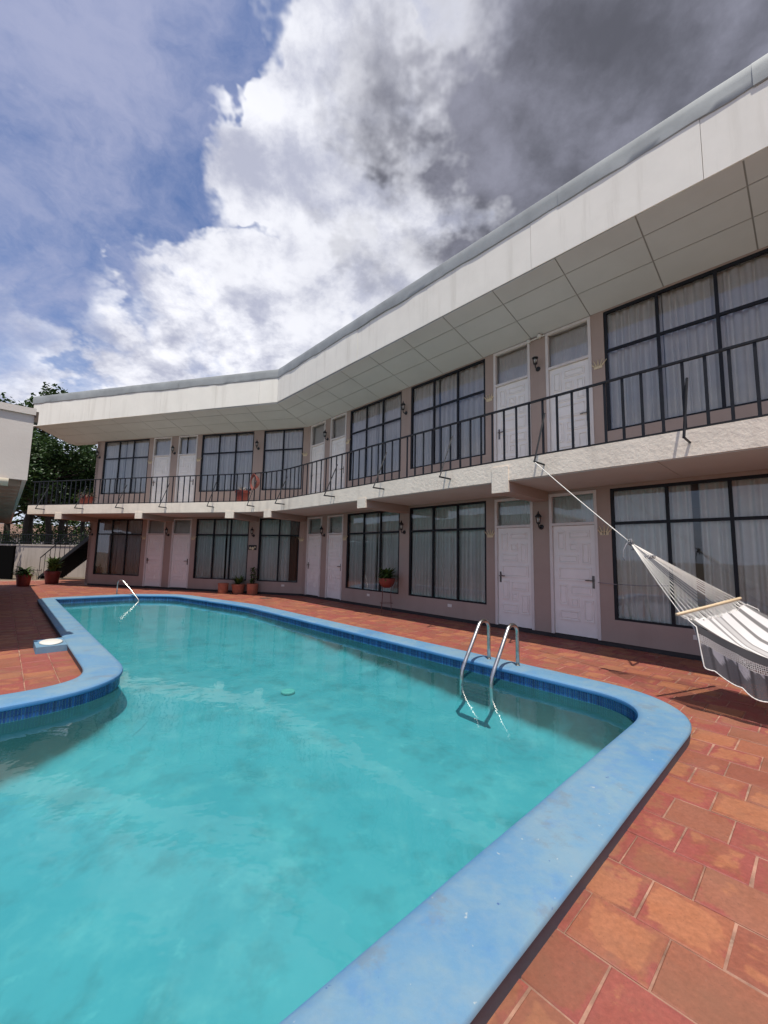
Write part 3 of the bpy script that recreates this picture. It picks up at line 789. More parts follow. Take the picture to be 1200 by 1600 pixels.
# doors ----------------------------------------------------------------
PAN = [(.10, .30, .05, .235), (.38, .88, .05, .125), (.39, .60, .16, .24), (.68, .88, .16, .355), (.12, .60, .27, .35), (.12, .90, .385, .51),
       (.12, .33, .545, .735), (.40, .90, .55, .64), (.40, .60, .665, .745), (.69, .92, .675, .87), (.12, .60, .78, .87)]
_cache = {}
def make_door(F, a, b, L, hinge_right, split=False, seed=0):
    w = b - a; db, dtr, dt = L['db'], L['dtr'], L['dt']; wl = F @ T(a, 0, db); h = dt - db; ht = dtr - db; j = 0.055
    mb = MB()
    mb.box(0, j, -.016, .11, 0, h); mb.box(w - j, w, -.016, .11, 0, h); mb.box(j, w - j, -.016, .11, h - j, h); mb.box(j, w - j, -.014, .11, ht, ht + .05)
    door = obj('door', mb.mesh('door_frame', M_['jamb']), wl, bld)
    x0, x1 = j + .004, w - j - .004; zt = ht - .006; lw_, lh = x1 - x0, zt - .012
    mb = MB(); mb.box(x0, x1, .030, .068, .012, zt)
    leaf = obj('door_leaf', mb.mesh('door_leaf', M_['door']), wl, door)
    for (pa, pb, qa, qb) in PAN:
        key = (round(lw_, 3), round(lh, 3), pa, qa)
        if key not in _cache:
            mb = MB(); hx, hz = (pb - pa) * lw_ / 2, (qb - qa) * lh / 2
            # a grooved moulding ring and the raised field
            w_ = .020; d_ = -.016
            mb.box(-hx, hx, d_, 0, -hz, -hz + w_); mb.box(-hx, hx, d_, 0, hz - w_, hz); mb.box(-hx, -hx + w_, d_, 0, -hz + w_, hz - w_); mb.box(hx - w_, hx, d_, 0, -hz + w_, hz - w_)
            mb.raised(-hx + w_ + .012, hx - w_ - .012, -hz + w_ + .012, hz - w_ - .012, 0, -.011, .012)
            _cache[key] = mb.mesh('door_panel', M_['door'])
        cxp = x0 + (pa + pb) / 2 * lw_; czp = zt - (qa + qb) / 2 * lh
        obj('door_panel', _cache[key], wl @ T(cxp, .0295, czp), door)
    # handle
    hx = (x0 + .055) if hinge_right else (x1 - .055); sg = 1 if hinge_right else -1
    if 'h%d' % sg not in _cache:
        mb = MB(); mb.box(-.02, .02, -.008, 0, -.115, .115); mb.tube([(0, -.006, .03), (0, -.055, .03), (sg * .03, -.06, .03), (sg * .125, -.055, .028)], .011, 7)
        mb.lathe([(.011, 0), (.011, .004)], 8, 0, -.012, -.06)
        _cache['h%d' % sg] = mb.mesh('door_handle', M_['brass'])
    obj('door_handle', _cache['h%d' % sg], wl @ T(hx, .029, 1.03), door)
    # glazed light over the door
    mb = MB(); mb.quad((j, .05, ht + .05), (w - j, .05, ht + .05), (w - j, .052, h - j), (j, .052, h - j)); obj('pane', mb.mesh('pane', M_['glass']), wl, door)
    obj('curtain', curtain_mesh(j - .02, w - j + .02, ht + .02, h, .15, 'curtain', M_['curtain'], seed, amp=.012, pitch=.06), wl, door)
    if split:
        mb = MB(); mb.box(w * .42, w * .42 + .03, .03, .07, ht + .05, h - j); obj('light_bar', mb.mesh('light_bar', M_['steel']), wl, door)
    # closes the opening behind the leaf
    return door
for lv in ('g', 'u'):
    for i, (a, b) in enumerate(doorsR): make_door(FR, a, b, LEV[lv], i % 2 == 0, seed=50 + i)
    for i, (a, b) in enumerate(doorsL): make_door(FL, a, b, LEV[lv], i % 2 == 0, split=(lv == 'u' and i == 1), seed=60 + i)

# balcony slab ---------------------------------------------------------
def front_path(o, rad=1.3, s_left=-18.435, s_right=SRE):
    cl, cr_ = PL(cL(o), o), PR(cR(o), o)
    p0 = PL(cL(o) - rad, o); p1 = PR(cR(o) + rad, o)
    pts = [PL(s_left, o)]
    for k in range(13):
        q = k / 12; pts.append(p0 * (1 - q) ** 2 + cl * 2 * q * (1 - q) + p1 * q * q)
    pts.append(PR(s_right, o)); return pts
BO = 1.56
fp = front_path(BO)
sl = slab_poly('balcony_slab', fp + [PR(SRE, .003), PR(cR(0.003), .003), PL(SLE - .003, .003), PL(SLE - .003, -1.0), PL(-18.435, -1.0)], 2.905, 3.262, M_['stucco'])
# beams under the slab
def beam(F, s0, s1, cap=False):
    mb = MB()
    mb.box(s0, s1, -BO + .02, -.002, 2.70, 2.903); bmo = obj('beam', mb.mesh('beam', M_['wall']), F, bld)
    mb = MB(); mb.box(s0 - .004, s1 + .004, -BO - .016, -BO + .018, 2.696, 3.17 if cap else 2.94); obj('beam_end', mb.mesh('beam_end', M_['stucco']), F, bmo)
for (s0, s1, c) in ((-4.04, -3.71, True), (-7.93, -7.61, False), (-0.15, 0.18, False)): beam(FR, s0, s1, c)
for (s0, s1) in ((-16.89, -16.56), (-12.92, -12.61), (-9.02, -8.69)): beam(FL, s0, s1)
# the corner beam follows the bisector
bd = (nL + nR).normalized(); bc = PL(SL0, 0) - bd * .02; bx = Vector((bd.y, -bd.x, 0))
Fc = Matrix((bx, bd, Vector((0, 0, 1)))).transposed().to_4x4(); Fc.translation = PL(SL0, 0)
LB = (front_path(BO)[7] - PL(SL0, 0)).length
mb = MB(); mb.box(-.16, .16, -LB + .02, -.1, 2.70, 2.903); bmo = obj('beam', mb.mesh('beam', M_['wall']), Fc, bld)
mb = MB(); mb.box(-.164, .164, -LB - .016, -LB + .018, 2.696, 2.94); obj('beam_end', mb.mesh('beam_end', M_['stucco']), Fc, bmo)
# boards of the ceiling below the balcony, and of the roof soffit
def panels(F, fr, corner, s_end, step, first, rows, zfun, name, material, sgn, gap=.004):
    edges = []
    s = first
    while (s > s_end if sgn < 0 else s < s_end): edges.append(s); s += sgn * step
    edges.append(s_end)
    for (o0, o1) in rows:
        prev = None
        for i, e in enumerate(edges):
            g = gap
            a0 = corner(o0) if prev is None else prev; a1 = corner(o1) if prev is None else prev
            A0, A1 = a0 + sgn * g, a1 + sgn * g; E = e - sgn * g
            jz = [random.uniform(-.003, .003) for _ in range(4)]
            cs = [(A0, o0 + g), (E, o0 + g), (E, o1 - g), (A1, o1 - g)]
            lo = [fr(s_, o_, zfun(o_) + jz[k]) for k, (s_, o_) in enumerate(cs)]; hi = [p + Vector((0, 0, .012)) for p in lo]
            mb = MB(); mb.hexa(lo, hi); me = mb.mesh(name, material)
            bm = bmesh.new(); bm.from_mesh(me); bmesh.ops.recalc_face_normals(bm, faces=bm.faces); bm.to_mesh(me); bm.free()
            obj(name, me, parent=bld); prev = e
sofz = lambda o: 6.292 + (6.665 - 6.292) * max(0, o) / 1.56
rows3 = [(0.0, .62), (.62, 1.15), (1.15, 1.55)]
panels(FR, PR, cR, SRE, 1.22, -1.57 - 1.22 * 8, rows3, sofz, 'soffit_panel', M_['soffit'], 1, .010)
panels(FL, PL, cL, -18.72, 1.22, -8.5, rows3, sofz, 'soffit_panel', M_['soffit'], -1, .010)
# soffit backing so that the joints read as dark grooves
for fr, c0, e in ((PR, cR, SRE), (PL, cL, -18.72)):
    mb = MB(); lo = [fr(c0(0), 0, sofz(0) + .010), fr(e, 0, sofz(0) + .010), fr(e, 1.55, sofz(1.55) + .010), fr(c0(1.55), 1.55, sofz(1.55) + .010)]
    mb.hexa(lo, [p + Vector((0, 0, .03)) for p in lo]); me = mb.mesh('soffit_frame', M_['batten'])
    bm = bmesh.new(); bm.from_mesh(me); bmesh.ops.recalc_face_normals(bm, faces=bm.faces); bm.to_mesh(me); bm.free()
    obj('soffit_frame', me, parent=bld)
rows2 = [(0.02, .78), (.78, 1.54)]
ceilz = lambda o: 2.889
panels(FR, PR, cR, SRE, 2.44, -1.45 - 2.44 * 4, rows2, ceilz, 'ceiling_panel', M_['ceil'], 1)
panels(FL, PL, cL, -18.40, 2.44, -8.6, rows2, ceilz, 'ceiling_panel', M_['ceil'], -1)

# fascia boards and the galvanised flashing on top of them
FO = 1.56
def fas_bottom(w, s): return 6.665 + (0.05 if w == 'R' else 0.05) * (max(0, -s) / 12.5 if w == 'R' else 1) - (0 if w == 'R' else 0.105 * max(0, (-7.23 - s) / 11.5))
def board(fr, w, s0, s1, name='fascia_panel'):
    g = .003; a, b = s0 + g, s1 - g; jo = random.uniform(-.004, .004)
    za, zb_ = fas_bottom(w, a), fas_bottom(w, b)
    back = .04; mb = MB(); zt = 7.62
    mb.hexa([fr(a, FO + jo, za), fr(b, FO + jo, zb_), fr(b, FO - back, zb_), fr(a, FO - back, za)], [fr(a, FO + jo, zt), fr(b, FO + jo, zt), fr(b, FO - back, zt), fr(a, FO - back, zt)])
    me = mb.mesh(name, M_['fascia']); bm = bmesh.new(); bm.from_mesh(me); bmesh.ops.recalc_face_normals(bm, faces=bm.faces); bm.to_mesh(me); bm.free()
    obj(name, me, parent=bld)
cr = cR(FO); cl = cL(FO)
ed = [cr] + [-0.75 - 2.46 * k for k in range(4, -1, -1)] + [1.71, SRE + .3]
for a, b in zip(ed[:-1], ed[1:]): board(PR, 'R', a, b)
ed = [-18.75, -17.1, -14.6, -12.18, -9.74, -7.96, cl]
for a, b in zip(ed[:-1], ed[1:]): board(PL, 'L', a, b)
# left end board and its dark edge trim
mb = MB(); mb.hexa([PL(-18.75, FO - .045, 6.60), PL(-18.71, FO - .045, 6.60), PL(-18.71, -.35, 6.42), PL(-18.75, -.35, 6.42)], [PL(-18.75, FO - .045, 7.6), PL(-18.71, FO - .045, 7.6), PL(-18.71, -.35, 7.6), PL(-18.75, -.35, 7.6)])
me = mb.mesh('end_board', M_['timber']); bm = bmesh.new(); bm.from_mesh(me); bmesh.ops.recalc_face_normals(bm, faces=bm.faces); bm.to_mesh(me); bm.free()
obj('end_board', me, parent=bld)
mb = MB(); lo = [PL(-18.70, 0.0, 6.294), PL(-17.0, 0.0, 6.294), PL(-17.0, -.35, 6.294), PL(-18.70, -.35, 6.294)]
mb.hexa(lo, [p + Vector((0, 0, .03)) for p in lo]); me = mb.mesh('soffit_panel', M_['soffit']); bm = bmesh.new(); bm.from_mesh(me); bmesh.ops.recalc_face_normals(bm, faces=bm.faces); bm.to_mesh(me); bm.free()
obj('soffit_panel', me, parent=bld)
def flashing(fr, s0, s1, seed):
    n = max(6, int(abs(s1 - s0) / .12)); mb = MB(); vs = []
    for k in range(n + 1):
        s = s0 + (s1 - s0) * k / n
        w = .028 * mnoise.noise(Vector((s * 1.1, seed, 0))) + .012 * mnoise.noise(Vector((s * 3.3, seed, 5)))
        b = .022 * mnoise.noise(Vector((s * 1.7, seed, 9)))
        for (o, z) in ((FO + .008, 7.575 + w), (FO + .020 + b * .6, 7.59 + w), (FO + .024 + b, 7.68), (FO + .022 + b * .7, 7.78 + b), (FO + .018, 7.875 + b * .6), (FO + .008, 7.898 + b * .4), (FO - .03, 7.912), (FO - .5, 7.93)):
            vs.append(fr(s, o, z))
    m = 8; fs = [(k * m + i, k * m + i + 1, (k + 1) * m + i + 1, (k + 1) * m + i) for k in range(n) for i in range(m - 1)]
    mb.add(vs, fs); me = mb.mesh('flashing', M_['flash']); smooth_by_angle(me, 28)
    obj('flashing', me, parent=bld)
fl = [cR(FO + .02)] + [-10.2, -7.7, -5.2, -2.7, -.2, 2.3, SRE + .4]
for i, (a, b) in enumerate(zip(fl[:-1], fl[1:])): flashing(PR, a, b + .012, i * 3.3)
fl = [-18.8, -16.4, -13.9, -11.4, -9.0, cL(FO + .02)]
for i, (a, b) in enumerate(zip(fl[:-1], fl[1:])): flashing(PL, a, b + .012, 40 + i * 3.3)
# white conduit under the soffit between the two upper doors on the right
mb = MB(); mb.tube([(-4.06, -.03, 6.235), (-3.70, -.03, 6.255)], .016, 8); mb.box(-4.09, -4.03, -.05, 0, 6.20, 6.28); mb.lathe([(.0, -.035), (.04, -.03), (.05, 0), (.04, .03), (.0, .035)], 12, -3.80, -.06, 6.25)
obj('cable_conduit', mb.mesh('cable_conduit', M_['plate']), FR, bld)

# ------------------------------------------------------------------ balcony railing
rail = thing('balcony_railing', T(*PL(SL0, 1.5, 3.26)), 'long black steel balustrade running along the white balcony edge with outward braces', 'railing')
RO = 1.50
rp = front_path(RO, 1.3, -18.38, SRE)
rp = [PL(-18.38, -1.0)] + rp
def bar_along(name, pts, w, h, z, parent=rail, material=None):
    mb = MB(); L = [];
    for i, p in enumerate(pts):
        d = (pts[min(i + 1, len(pts) - 1)] - pts[max(i - 1, 0)]); d.z = 0; d.normalize(); n = Vector((d.y, -d.x, 0)) * (w / 2)
        L.append([p + n + Vector((0, 0, z - h / 2)), p - n + Vector((0, 0, z - h / 2)), p - n + Vector((0, 0, z + h / 2)), p + n + Vector((0, 0, z + h / 2))])
    vs = [v for q in L for v in q]; fs = []
    for i in range(len(L) - 1):
        for k in range(4): fs.append((i * 4 + k, i * 4 + (k + 1) % 4, (i + 1) * 4 + (k + 1) % 4, (i + 1) * 4 + k))
    fs += [(3, 2, 1, 0), tuple((len(L) - 1) * 4 + k for k in range(4))]
    mb.add(vs, fs); me = mb.mesh(name, material or M_['steel'])
    bm = bmesh.new(); bm.from_mesh(me); bmesh.ops.recalc_face_normals(bm, faces=bm.faces); bm.to_mesh(me); bm.free()
    return obj(name, me, parent=parent)
bar_along('top_rail', rp, .044, .030, 4.245)
bar_along('bottom_rail', rp, .036, .022, 3.292)
mb = MB(); mb.box(-.0185, .0185, -.008, .008, 3.245, 4.229); balm = mb.mesh('baluster', M_['steel'])
def walk_open(P, step, start):
    out = []; d = start
    for a, b in zip(P[:-1], P[1:]):
        L = (b - a).length; t = (b - a) / max(L, 1e-9)
        while d < L: out.append((a + t * d, t)); d += step
        d -= L
    return out
# balusters: walk away from a known one at s = -0.63 on the right wing
main = rp[1:]
rev = list(reversed(main)); start = (SRE + .63) % .2455
for p, t in walk_open(rev, .2455, start):
    m = Matrix.Rotation(math.atan2(t.y, t.x), 4, 'Z'); m.translation = (p.x, p.y, 0); obj('baluster', balm, m, rail)
for p, t in walk_open([PL(-18.38, 1.3), PL(-18.38, -1.0)], .2455, .1):
    m = Matrix.Rotation(math.atan2(t.y, t.x), 4, 'Z'); m.translation = (p.x, p.y, 0); obj('baluster', balm, m, rail)
mb = MB(); q = .0135
def sqbar(mb, a, b, r=q):
    mb.tube([a, b], r * 1.25, 4)
sqbar(mb, (0, -1.50, 3.99), (0, -1.905, 3.075)); sqbar(mb, (0, -1.915, 3.082), (0, -1.555, 3.088))
bracem = mb.mesh('brace', M_['steel'])
for s in (-1.075, -3.05, -5.0, -6.96, -8.93, .9, 2.9): obj('brace', bracem, FR @ T(s, 0, 0), rail)
for s in (-9.52, -11.54, -13.5, -15.47, -17.49): obj('brace', bracem, FL @ T(s, 0, 0), rail)
# two braces on the bend
for idx, q_ in ((4, .0), (11, .0)):
    p = front_path(RO)[idx]; a = front_path(RO)[idx - 1]; b = front_path(RO)[idx + 1]; t = (b - a).normalized()
    m = Matrix.Rotation(math.atan2(t.y, t.x), 4, 'Z'); m.translation = (p.x, p.y, 0); obj('brace', bracem, m @ T(0, 1.50, 0), rail)

# ------------------------------------------------------------------ wall lanterns
def lantern_meshes():
    # y points into the wall; origin at the wall plate
    mb = MB(); mb.tube([(0, 0, 0), (0, -.014, 0), (0, -.03, 0)], [.052, .052, .03], 14); plate = mb.mesh('wall_plate', M_['black'], False)
    mb = MB(); mb.tube([(0, -.02, 0), (0, -.07, -.022), (0, -.115, -.005), (0, -.13, .03), (0, -.13, .055)], .012, 8); arm = mb.mesh('arm', M_['black'], True)
    mb = MB(); mb.lathe([(.018, .05), (.036, .062), (.042, .075), (.046, .085)], 8, 0, -.13); base = mb.mesh('lamp_base', M_['black'])
    mb = MB()
    for k in range(6):
        a = k * math.pi / 3; mb.tube([(.042 * math.cos(a), -.13 + .042 * math.sin(a), .085), (.056 * math.cos(a), -.13 + .056 * math.sin(a), .205)], .005, 4)
    cage = mb.mesh('cage', M_['black'])
    mb = MB(); mb.lathe([(.037, .087), (.05, .203)], 12, 0, -.13); glass = mb.mesh('lamp_glass', M_['lampglass'], True)
    mb = MB(); mb.lathe([(.068, .205), (.066, .215), (.05, .235), (.028, .262), (.014, .275), (.014, .285), (.018, .293), (.010, .303), (.004, .325)], 12, 0, -.13); cap = mb.mesh('lamp_cap', M_['black'])
    mb = MB(); mb.lathe([(.062, .197), (.064, .205), (.06, .213), (.052, .205)], 14, 0, -.13); rim = mb.mesh('rim', M_['black'])
    mb = MB(); mb.lathe([(.016, .09), (.018, .12), (.024, .15), (.018, .18), (.006, .19)], 10, 0, -.13); bulb = mb.mesh('bulb', M_['plate'], True)
    return dict(wall_plate=plate, arm=arm, lamp_base=base, cage=cage, lamp_glass=glass, lamp_cap=cap, rim=rim, bulb=bulb)
m = bpy.data.materials.new('lantern_glass'); m.use_nodes = True; t = NT(m.node_tree); t.n.clear()
o_ = t.node('ShaderNodeOutputMaterial'); gl = t.node('ShaderNodeBsdfGlossy'); gl.inputs['Roughness'].default_value = .1; tr = t.node('ShaderNodeBsdfTransparent'); tr.inputs[0].default_value = (.85, .86, .84, 1)
mx = t.node('ShaderNodeMixShader'); mx.inputs[0].default_value = .14; t.l.new(tr.outputs[0], mx.inputs[1]); t.l.new(gl.outputs[0], mx.inputs[2]); t.l.new(mx.outputs[0], o_.inputs[0]); M_['lampglass'] = m
LM = lantern_meshes()
def lantern(F, s, z, label, capless=False):
    w = F @ T(s, 0, z) @ Matrix.Diagonal((1.12, 1.12, 1.12, 1))
    w = F @ T(s, 0, z)
    r = thing('wall_lantern', w, label, 'wall lamp', 'black lanterns on the hotel walls')
    for n in ('wall_plate', 'arm', 'lamp_base', 'cage', 'lamp_glass', 'rim', 'bulb') + (() if capless else ('lamp_cap',)): obj(n, LM[n], w, r)
ZGL, ZUL = 2.17, 5.56
lantern(FR, -3.87, ZGL, 'black wall lantern between the two ground floor doors nearest the hammock')
lantern(FR, -3.87, ZUL, 'black wall lantern without its cap, between the two nearest upper doors', True)
lantern(FR, -7.78, ZGL, 'black wall lantern on the ground floor pier above the plant stand')
lantern(FR, -7.78, ZUL, 'black wall lantern on the upper pier between two wide windows of the right wing')
lantern(FR, -11.60, ZGL, 'black wall lantern between the ground floor doors just right of the inner corner')
lantern(FR, -11.60, ZUL, 'black wall lantern between the upper doors just right of the inner corner')
lantern(FL, -8.88, ZGL, 'black wall lantern above the small painted plaque')
lantern(FL, -8.88, ZUL, 'black wall lantern on the upper pier above the coiled red cord')
lantern(FL, -12.82, ZGL, 'black wall lantern between the two ground floor doors of the left wing')
lantern(FL, -12.82, ZUL, 'black wall lantern between the two upper doors of the left wing')
lantern(FL, -16.82, ZGL, 'black wall lantern at the ground floor end of the building beside the stairs')
lantern(FL, -16.82, ZUL, 'black wall lantern at the upper end of the building beside the trees')

# ------------------------------------------------------------------ crown room plaques
def crown_mesh():
    mb = MB(); mb.box(-.075, .075, -.012, -.002, -.05, .012)
    for k in range(5):
        a = (k - 2) * .40; x = (k - 2) * .034
        tip = (x + math.sin(a) * .11, -.008, .012 + math.cos(a) * .11)
        mb.tube([(x, -.008, .0), tip], [.016, .005], 6); mb.lathe([(.0, -.009), (.008, -.004), (.008, .004), (.0, .009)], 8, *tip)
    return mb.mesh('room_plaque', M_['gold'])
CM = crown_mesh()
def digits_mesh():
    mb = MB()
    for x in (-.028, .016): mb.box(x, x + .012, -.016, -.0125, -.043, .003); mb.add([(x - .010, -.015, -.010), (x, -.015, .003), (x, -.015, -.004), (x - .010, -.015, -.016)], [(0, 3, 2, 1)])
    return mb.mesh('room_number', M_['black'])
def plaque(F, s, z, label, num=False):
    o = obj('room_plaque', CM, F @ T(s, 0, z), None, label, 'room plaque', 'gold crown plaques beside the doors')
    if num: obj('room_number', digits_mesh(), F @ T(s, 0, z), o)
plaque(FR, -2.675, 2.03, 'gold crown plaque numbered 11 right of the ground floor door behind the hammock rope', True)
plaque(FR, -2.675, 5.22, 'large gold crown plaque right of the nearest upper door')
plaque(FR, -5.07, 2.03, 'gold crown plaque beside the ground floor door nearest the pool ladder')
plaque(FR, -5.07, 5.22, 'gold crown plaque on the upper pier left of the pair of nearest upper doors')
plaque(FR, -10.45, 2.03, 'gold crown plaque between the second corner door and the window behind the plant stand')
plaque(FR, -10.45, 5.22, 'gold crown plaque on the upper floor right of the second corner door')
plaque(FL, -6.875, 2.03, 'gold crown plaque on the ground floor right of the window with a brown curtain')
plaque(FL, -6.875, 5.22, 'gold crown plaque on the upper floor left of the first corner door')
plaque(FL, -11.62, 2.03, 'gold crown plaque on the left wing ground floor right of the paired doors')
plaque(FL, -11.62, 5.22, 'gold crown plaque on the upper left wing right of the door with barred glass')
plaque(FL, -14.04, 2.03, 'gold crown plaque on the left wing ground floor left of the paired doors')
plaque(FL, -14.04, 5.22, 'gold crown plaque on the left wing upper floor left of the paired doors')

# small painted plaque, outlets, cord
mb = MB(); mb.box(-.17, .17, -.02, -.002, -.09, .09); pq = obj('name_plaque', mb.mesh('name_plaque', M_['black']), FL @ T(-8.90, 0, 1.72), None, 'small dark plaque with pale painted shapes on the pier above the terracotta pots', 'plaque')
mb = MB(); mb.lathe([(0, 0), (.05, 0), (.045, .004), (0, .004)], 10); shp = mb.mesh('painted_shape', M_['gold'])
for x, z, k in ((-.09, -.02, 1.0), (.02, -.035, 1.2), (.11, .01, .7)):
    obj('painted_shape', shp, FL @ T(-8.90 + x, -.021, 1.72 + z) @ Matrix.Rotation(R_(90), 4, 'X') @ Matrix.Diagonal((k, k, 1, 1)), pq)
mb = MB(); mb.box(-.06, .06, -.012, -.002, -.036, .036); mb.box(-.022, .022, -.018, -.0121, -.02, .02); om = mb.mesh('outlet_plate', M_['plate'])
for F, s, lab in ((FR, -6.21, 'white outlet plate under the window nearest the pool ladder'), (FR, -9.22, 'white outlet plate under the window left of the plant stand'),
                  (FR, -1.38, 'white outlet plate on the wall beside the hammock fringe'), (FL, -7.55, 'white outlet plate under the window with the brown curtain')):
    obj('outlet_plate', om, F @ T(s, 0, .35), None, lab, 'electrical outlet', 'outlet plates low on the hotel wall')
mb = MB(); mb.tube([(-2.80, -.05, 1.115), (-2.5, -.055, 1.10), (-2.1, -.03, 1.10), (-1.73, .0, 1.125)], .006, 6)
obj('door_cord', mb.mesh('door_cord', M_['ropegrey'], True), FR, None, 'thin grey cord stretched from the nearest ground floor door handle to the window', 'cord')

# ------------------------------------------------------------------ pool ladder and grab rail
lad = thing('pool_ladder', T(*PR(-3.07, 2.9, .1)), 'stainless steel pool ladder with two hooped handrails on the far long edge of the pool', 'pool ladder')
def arc_pts(c, r, a0, a1, n): return [(c[0] + r * math.cos(R_(a0 + (a1 - a0) * k / n)), c[1] + r * math.sin(R_(a0 + (a1 - a0) * k / n))) for k in range(n + 1)]
prof2 = [(2.885, .09), (2.885, .30), (2.885, .50)] + [(2.885 + .135 - .135 * math.cos(R_(a)), .53 + .115 * math.sin(R_(a))) for a in range(0, 141, 14)] + [(3.30, .36), (3.45, .16), (3.515, .06), (3.53, -.02), (3.53, -.30)]
for s in (-3.29, -2.85):
    mb = MB(); mb.tube([PR(s, o, z) for o, z in prof2], .025, 12); obj('handrail', mb.mesh('handrail', M_['chrome'], True), parent=lad)
    mb = MB(); w = FR.copy(); w.translation = PR(s, 2.885, .1); mb.lathe([(.0, -.005), (.034, -.005), (.034, .006), (.026, .010)], 14); obj('flange', mb.mesh('flange', M_['chrome']), w, lad)
for z in (-.13, -.20, -.27):
    mb = MB(); rbox(mb, -3.27, -2.87, 3.49, 3.57, z, z + .03); obj('tread', mb.mesh('tread', M_['steel']), parent=lad)
gr = thing('grab_rail', T(*PR(-15.4, 5.2, .1)), 'single stainless grab rail bent over the far end of the pool', 'grab rail')
prof3 = [(0, .09), (0, .42)] + [(.13 - .13 * math.cos(R_(a)), .44 + .12 * math.sin(R_(a))) for a in range(0, 145, 18)] + [(.50, .30), (.84, -.02), (.90, -.10), (.90, -.24)]
mb = MB(); mb.tube([PR(-15.58 + s * .86, 5.22 - s * .55, z) for s, z in prof3], .020, 10); obj('handrail', mb.mesh('handrail', M_['chrome'], True), parent=gr)
mb = MB(); w = FR.copy(); w.translation = PR(-15.58, 5.2, .1); mb.lathe([(.0, -.005), (.045, -.005), (.045, .01), (.03, .018)], 12); obj('flange', mb.mesh('flange', M_['chrome']), w, gr)
mb = MB(); rbox(mb, -13.05, -12.75, 1.25, 1.55, .001, .012); dr = obj('drain_cover', mb.mesh('drain_cover', M_['timber']), None or I4, None, 'small dark drain cover set in the paving in front of the pots', 'drain cover')
dq = px_dir(450, 1080); zq = -0.22
for _ in range(8):
    wq = Vector((0, 0, HC)) + dq * ((zq - HC) / dq.z); sq = Vector((wq.dot(uR), DR - wq.dot(nR))); zq = fz(sq) + .03
mb = MB(); mb.lathe([(.0, -.03), (.095, -.03), (.10, .0), (.092, .008), (.07, .010), (.06, .004), (0, .005)], 22)
obj('floor_inlet', mb.mesh('floor_inlet', mat('pale_green_plastic', (.17, .50, .45), .6), True), T(*wq), None, 'small round pale green fitting under water in the middle of the pool', 'pool fitting')


# ------------------------------------------------------------------ pots and plants
def leaf(mb, base, d, L, w, droop, tint, n=4):
    d = Vector(d).normalized(); side = d.cross(Vector((0, 0, 1)))
    side = side.normalized() if side.length > 1e-4 else Vector((1, 0, 0))
    pts = []
    for k in range(n + 1):
        q = k / n; p = Vector(base) + d * (L * q) + Vector((0, 0, -droop * L * q * q)); ww = w * math.sin(math.pi * min(1, .12 + .88 * q)) * .5 if q < 1 else 0.0
        pts.append((p - side * ww, p + side * ww))
    vs = [x for pr in pts for x in pr]; fs = [(2 * k, 2 * k + 1, 2 * k + 3, 2 * k + 2) for k in range(n)]
    mb.add(vs, fs, tint)
def plant_mesh(name, rnd, n, h, L, w, material, spread=1.0, up=.8, droop=.5):
    mb = MB()
    for _ in range(n):
        a = rnd.uniform(0, 2 * math.pi); r = rnd.uniform(0, .08); z = rnd.uniform(0, h) ** 1
        d = (math.cos(a) * spread, math.sin(a) * spread, rnd.uniform(up * .2, up * 1.6)); tt = rnd.random()
        leaf(mb, (r * math.cos(a), r * math.sin(a), z), d, L * rnd.uniform(.6, 1.15), w * rnd.uniform(.7, 1.2), droop * rnd.uniform(.3, 1.3), (tt, tt, tt))
    return mb.mesh(name, material)
POTP = [(.0, 0), (.72, 0), (.76, .04), (.92, .78), (1.0, .80), (1.0, .98), (.93, 1.0), (.88, .98), (.86, .86), (0, .86)]
def pot(world, r, h, material, label, plant=None, cat='potted plant', prof=POTP, group=None, stem=None):
    t_ = thing('flower_pot' if plant is None else 'potted_plant', world, label, cat if plant else 'plant pot', group)
    mb = MB(); mb.lathe([(a * r, b * h) for a, b in prof], 26); me = mb.mesh('pot', material); smooth_by_angle(me, 35); obj('pot', me, world, t_)
    mb = MB(); mb.lathe([(0, h * .86), (r * .87, h * .865), (r * .5, h * .9), (0, h * .91)], 16); obj('soil', mb.mesh('soil', M_['soil']), world, t_)
    if stem: obj('stem', stem, world @ T(0, 0, h * .85), t_)
    if plant: obj('foliage', plant, world @ T(0, 0, h * .88), t_)
    return t_
rnd = random.Random(4)
STRAIGHT = [(0, 0), (.86, 0), (.9, .03), (1.0, .96), (1.0, 1.0), (.93, 1.0), (.92, .86), (0, .86)]
pot(T(*PL(-18.70, .12)), .30, .55, M_['redpot'], 'large red pot with a bright leafy plant beside the foot of the stairs', plant_mesh('foliage', rnd, 150, .42, .50, .10, M_['leafbright'], .8, 1.0, .35))
pot(T(*PL(-18.30, 1.50)), .26, .48, M_['redpot'], 'dark red pot with a bushy green plant standing in the shade at left', plant_mesh('foliage', rnd, 140, .22, .46, .09, M_['leafmid'], 1.0, .7, .5))
pot(T(*PL(-9.78, .42)), .19, .38, M_['terra'], 'plain straight terracotta pot without a plant', None, prof=STRAIGHT)
pot(T(*PL(-9.22, .30)), .245, .36, M_['terra'], 'orange terracotta pot with a rim and a spiky green plant', plant_mesh('foliage', rnd, 80, .12, .42, .05, M_['leafmid'], .75, 1.1, .35))
stm = MB()
for k in range(5):
    a = k * 1.3; stm.tube([(.04 * math.cos(a), .04 * math.sin(a), 0), (.07 * math.cos(a), .07 * math.sin(a), .3), (.13 * math.cos(a + .4), .13 * math.sin(a + .4), .62)], [.012, .009, .005], 6)
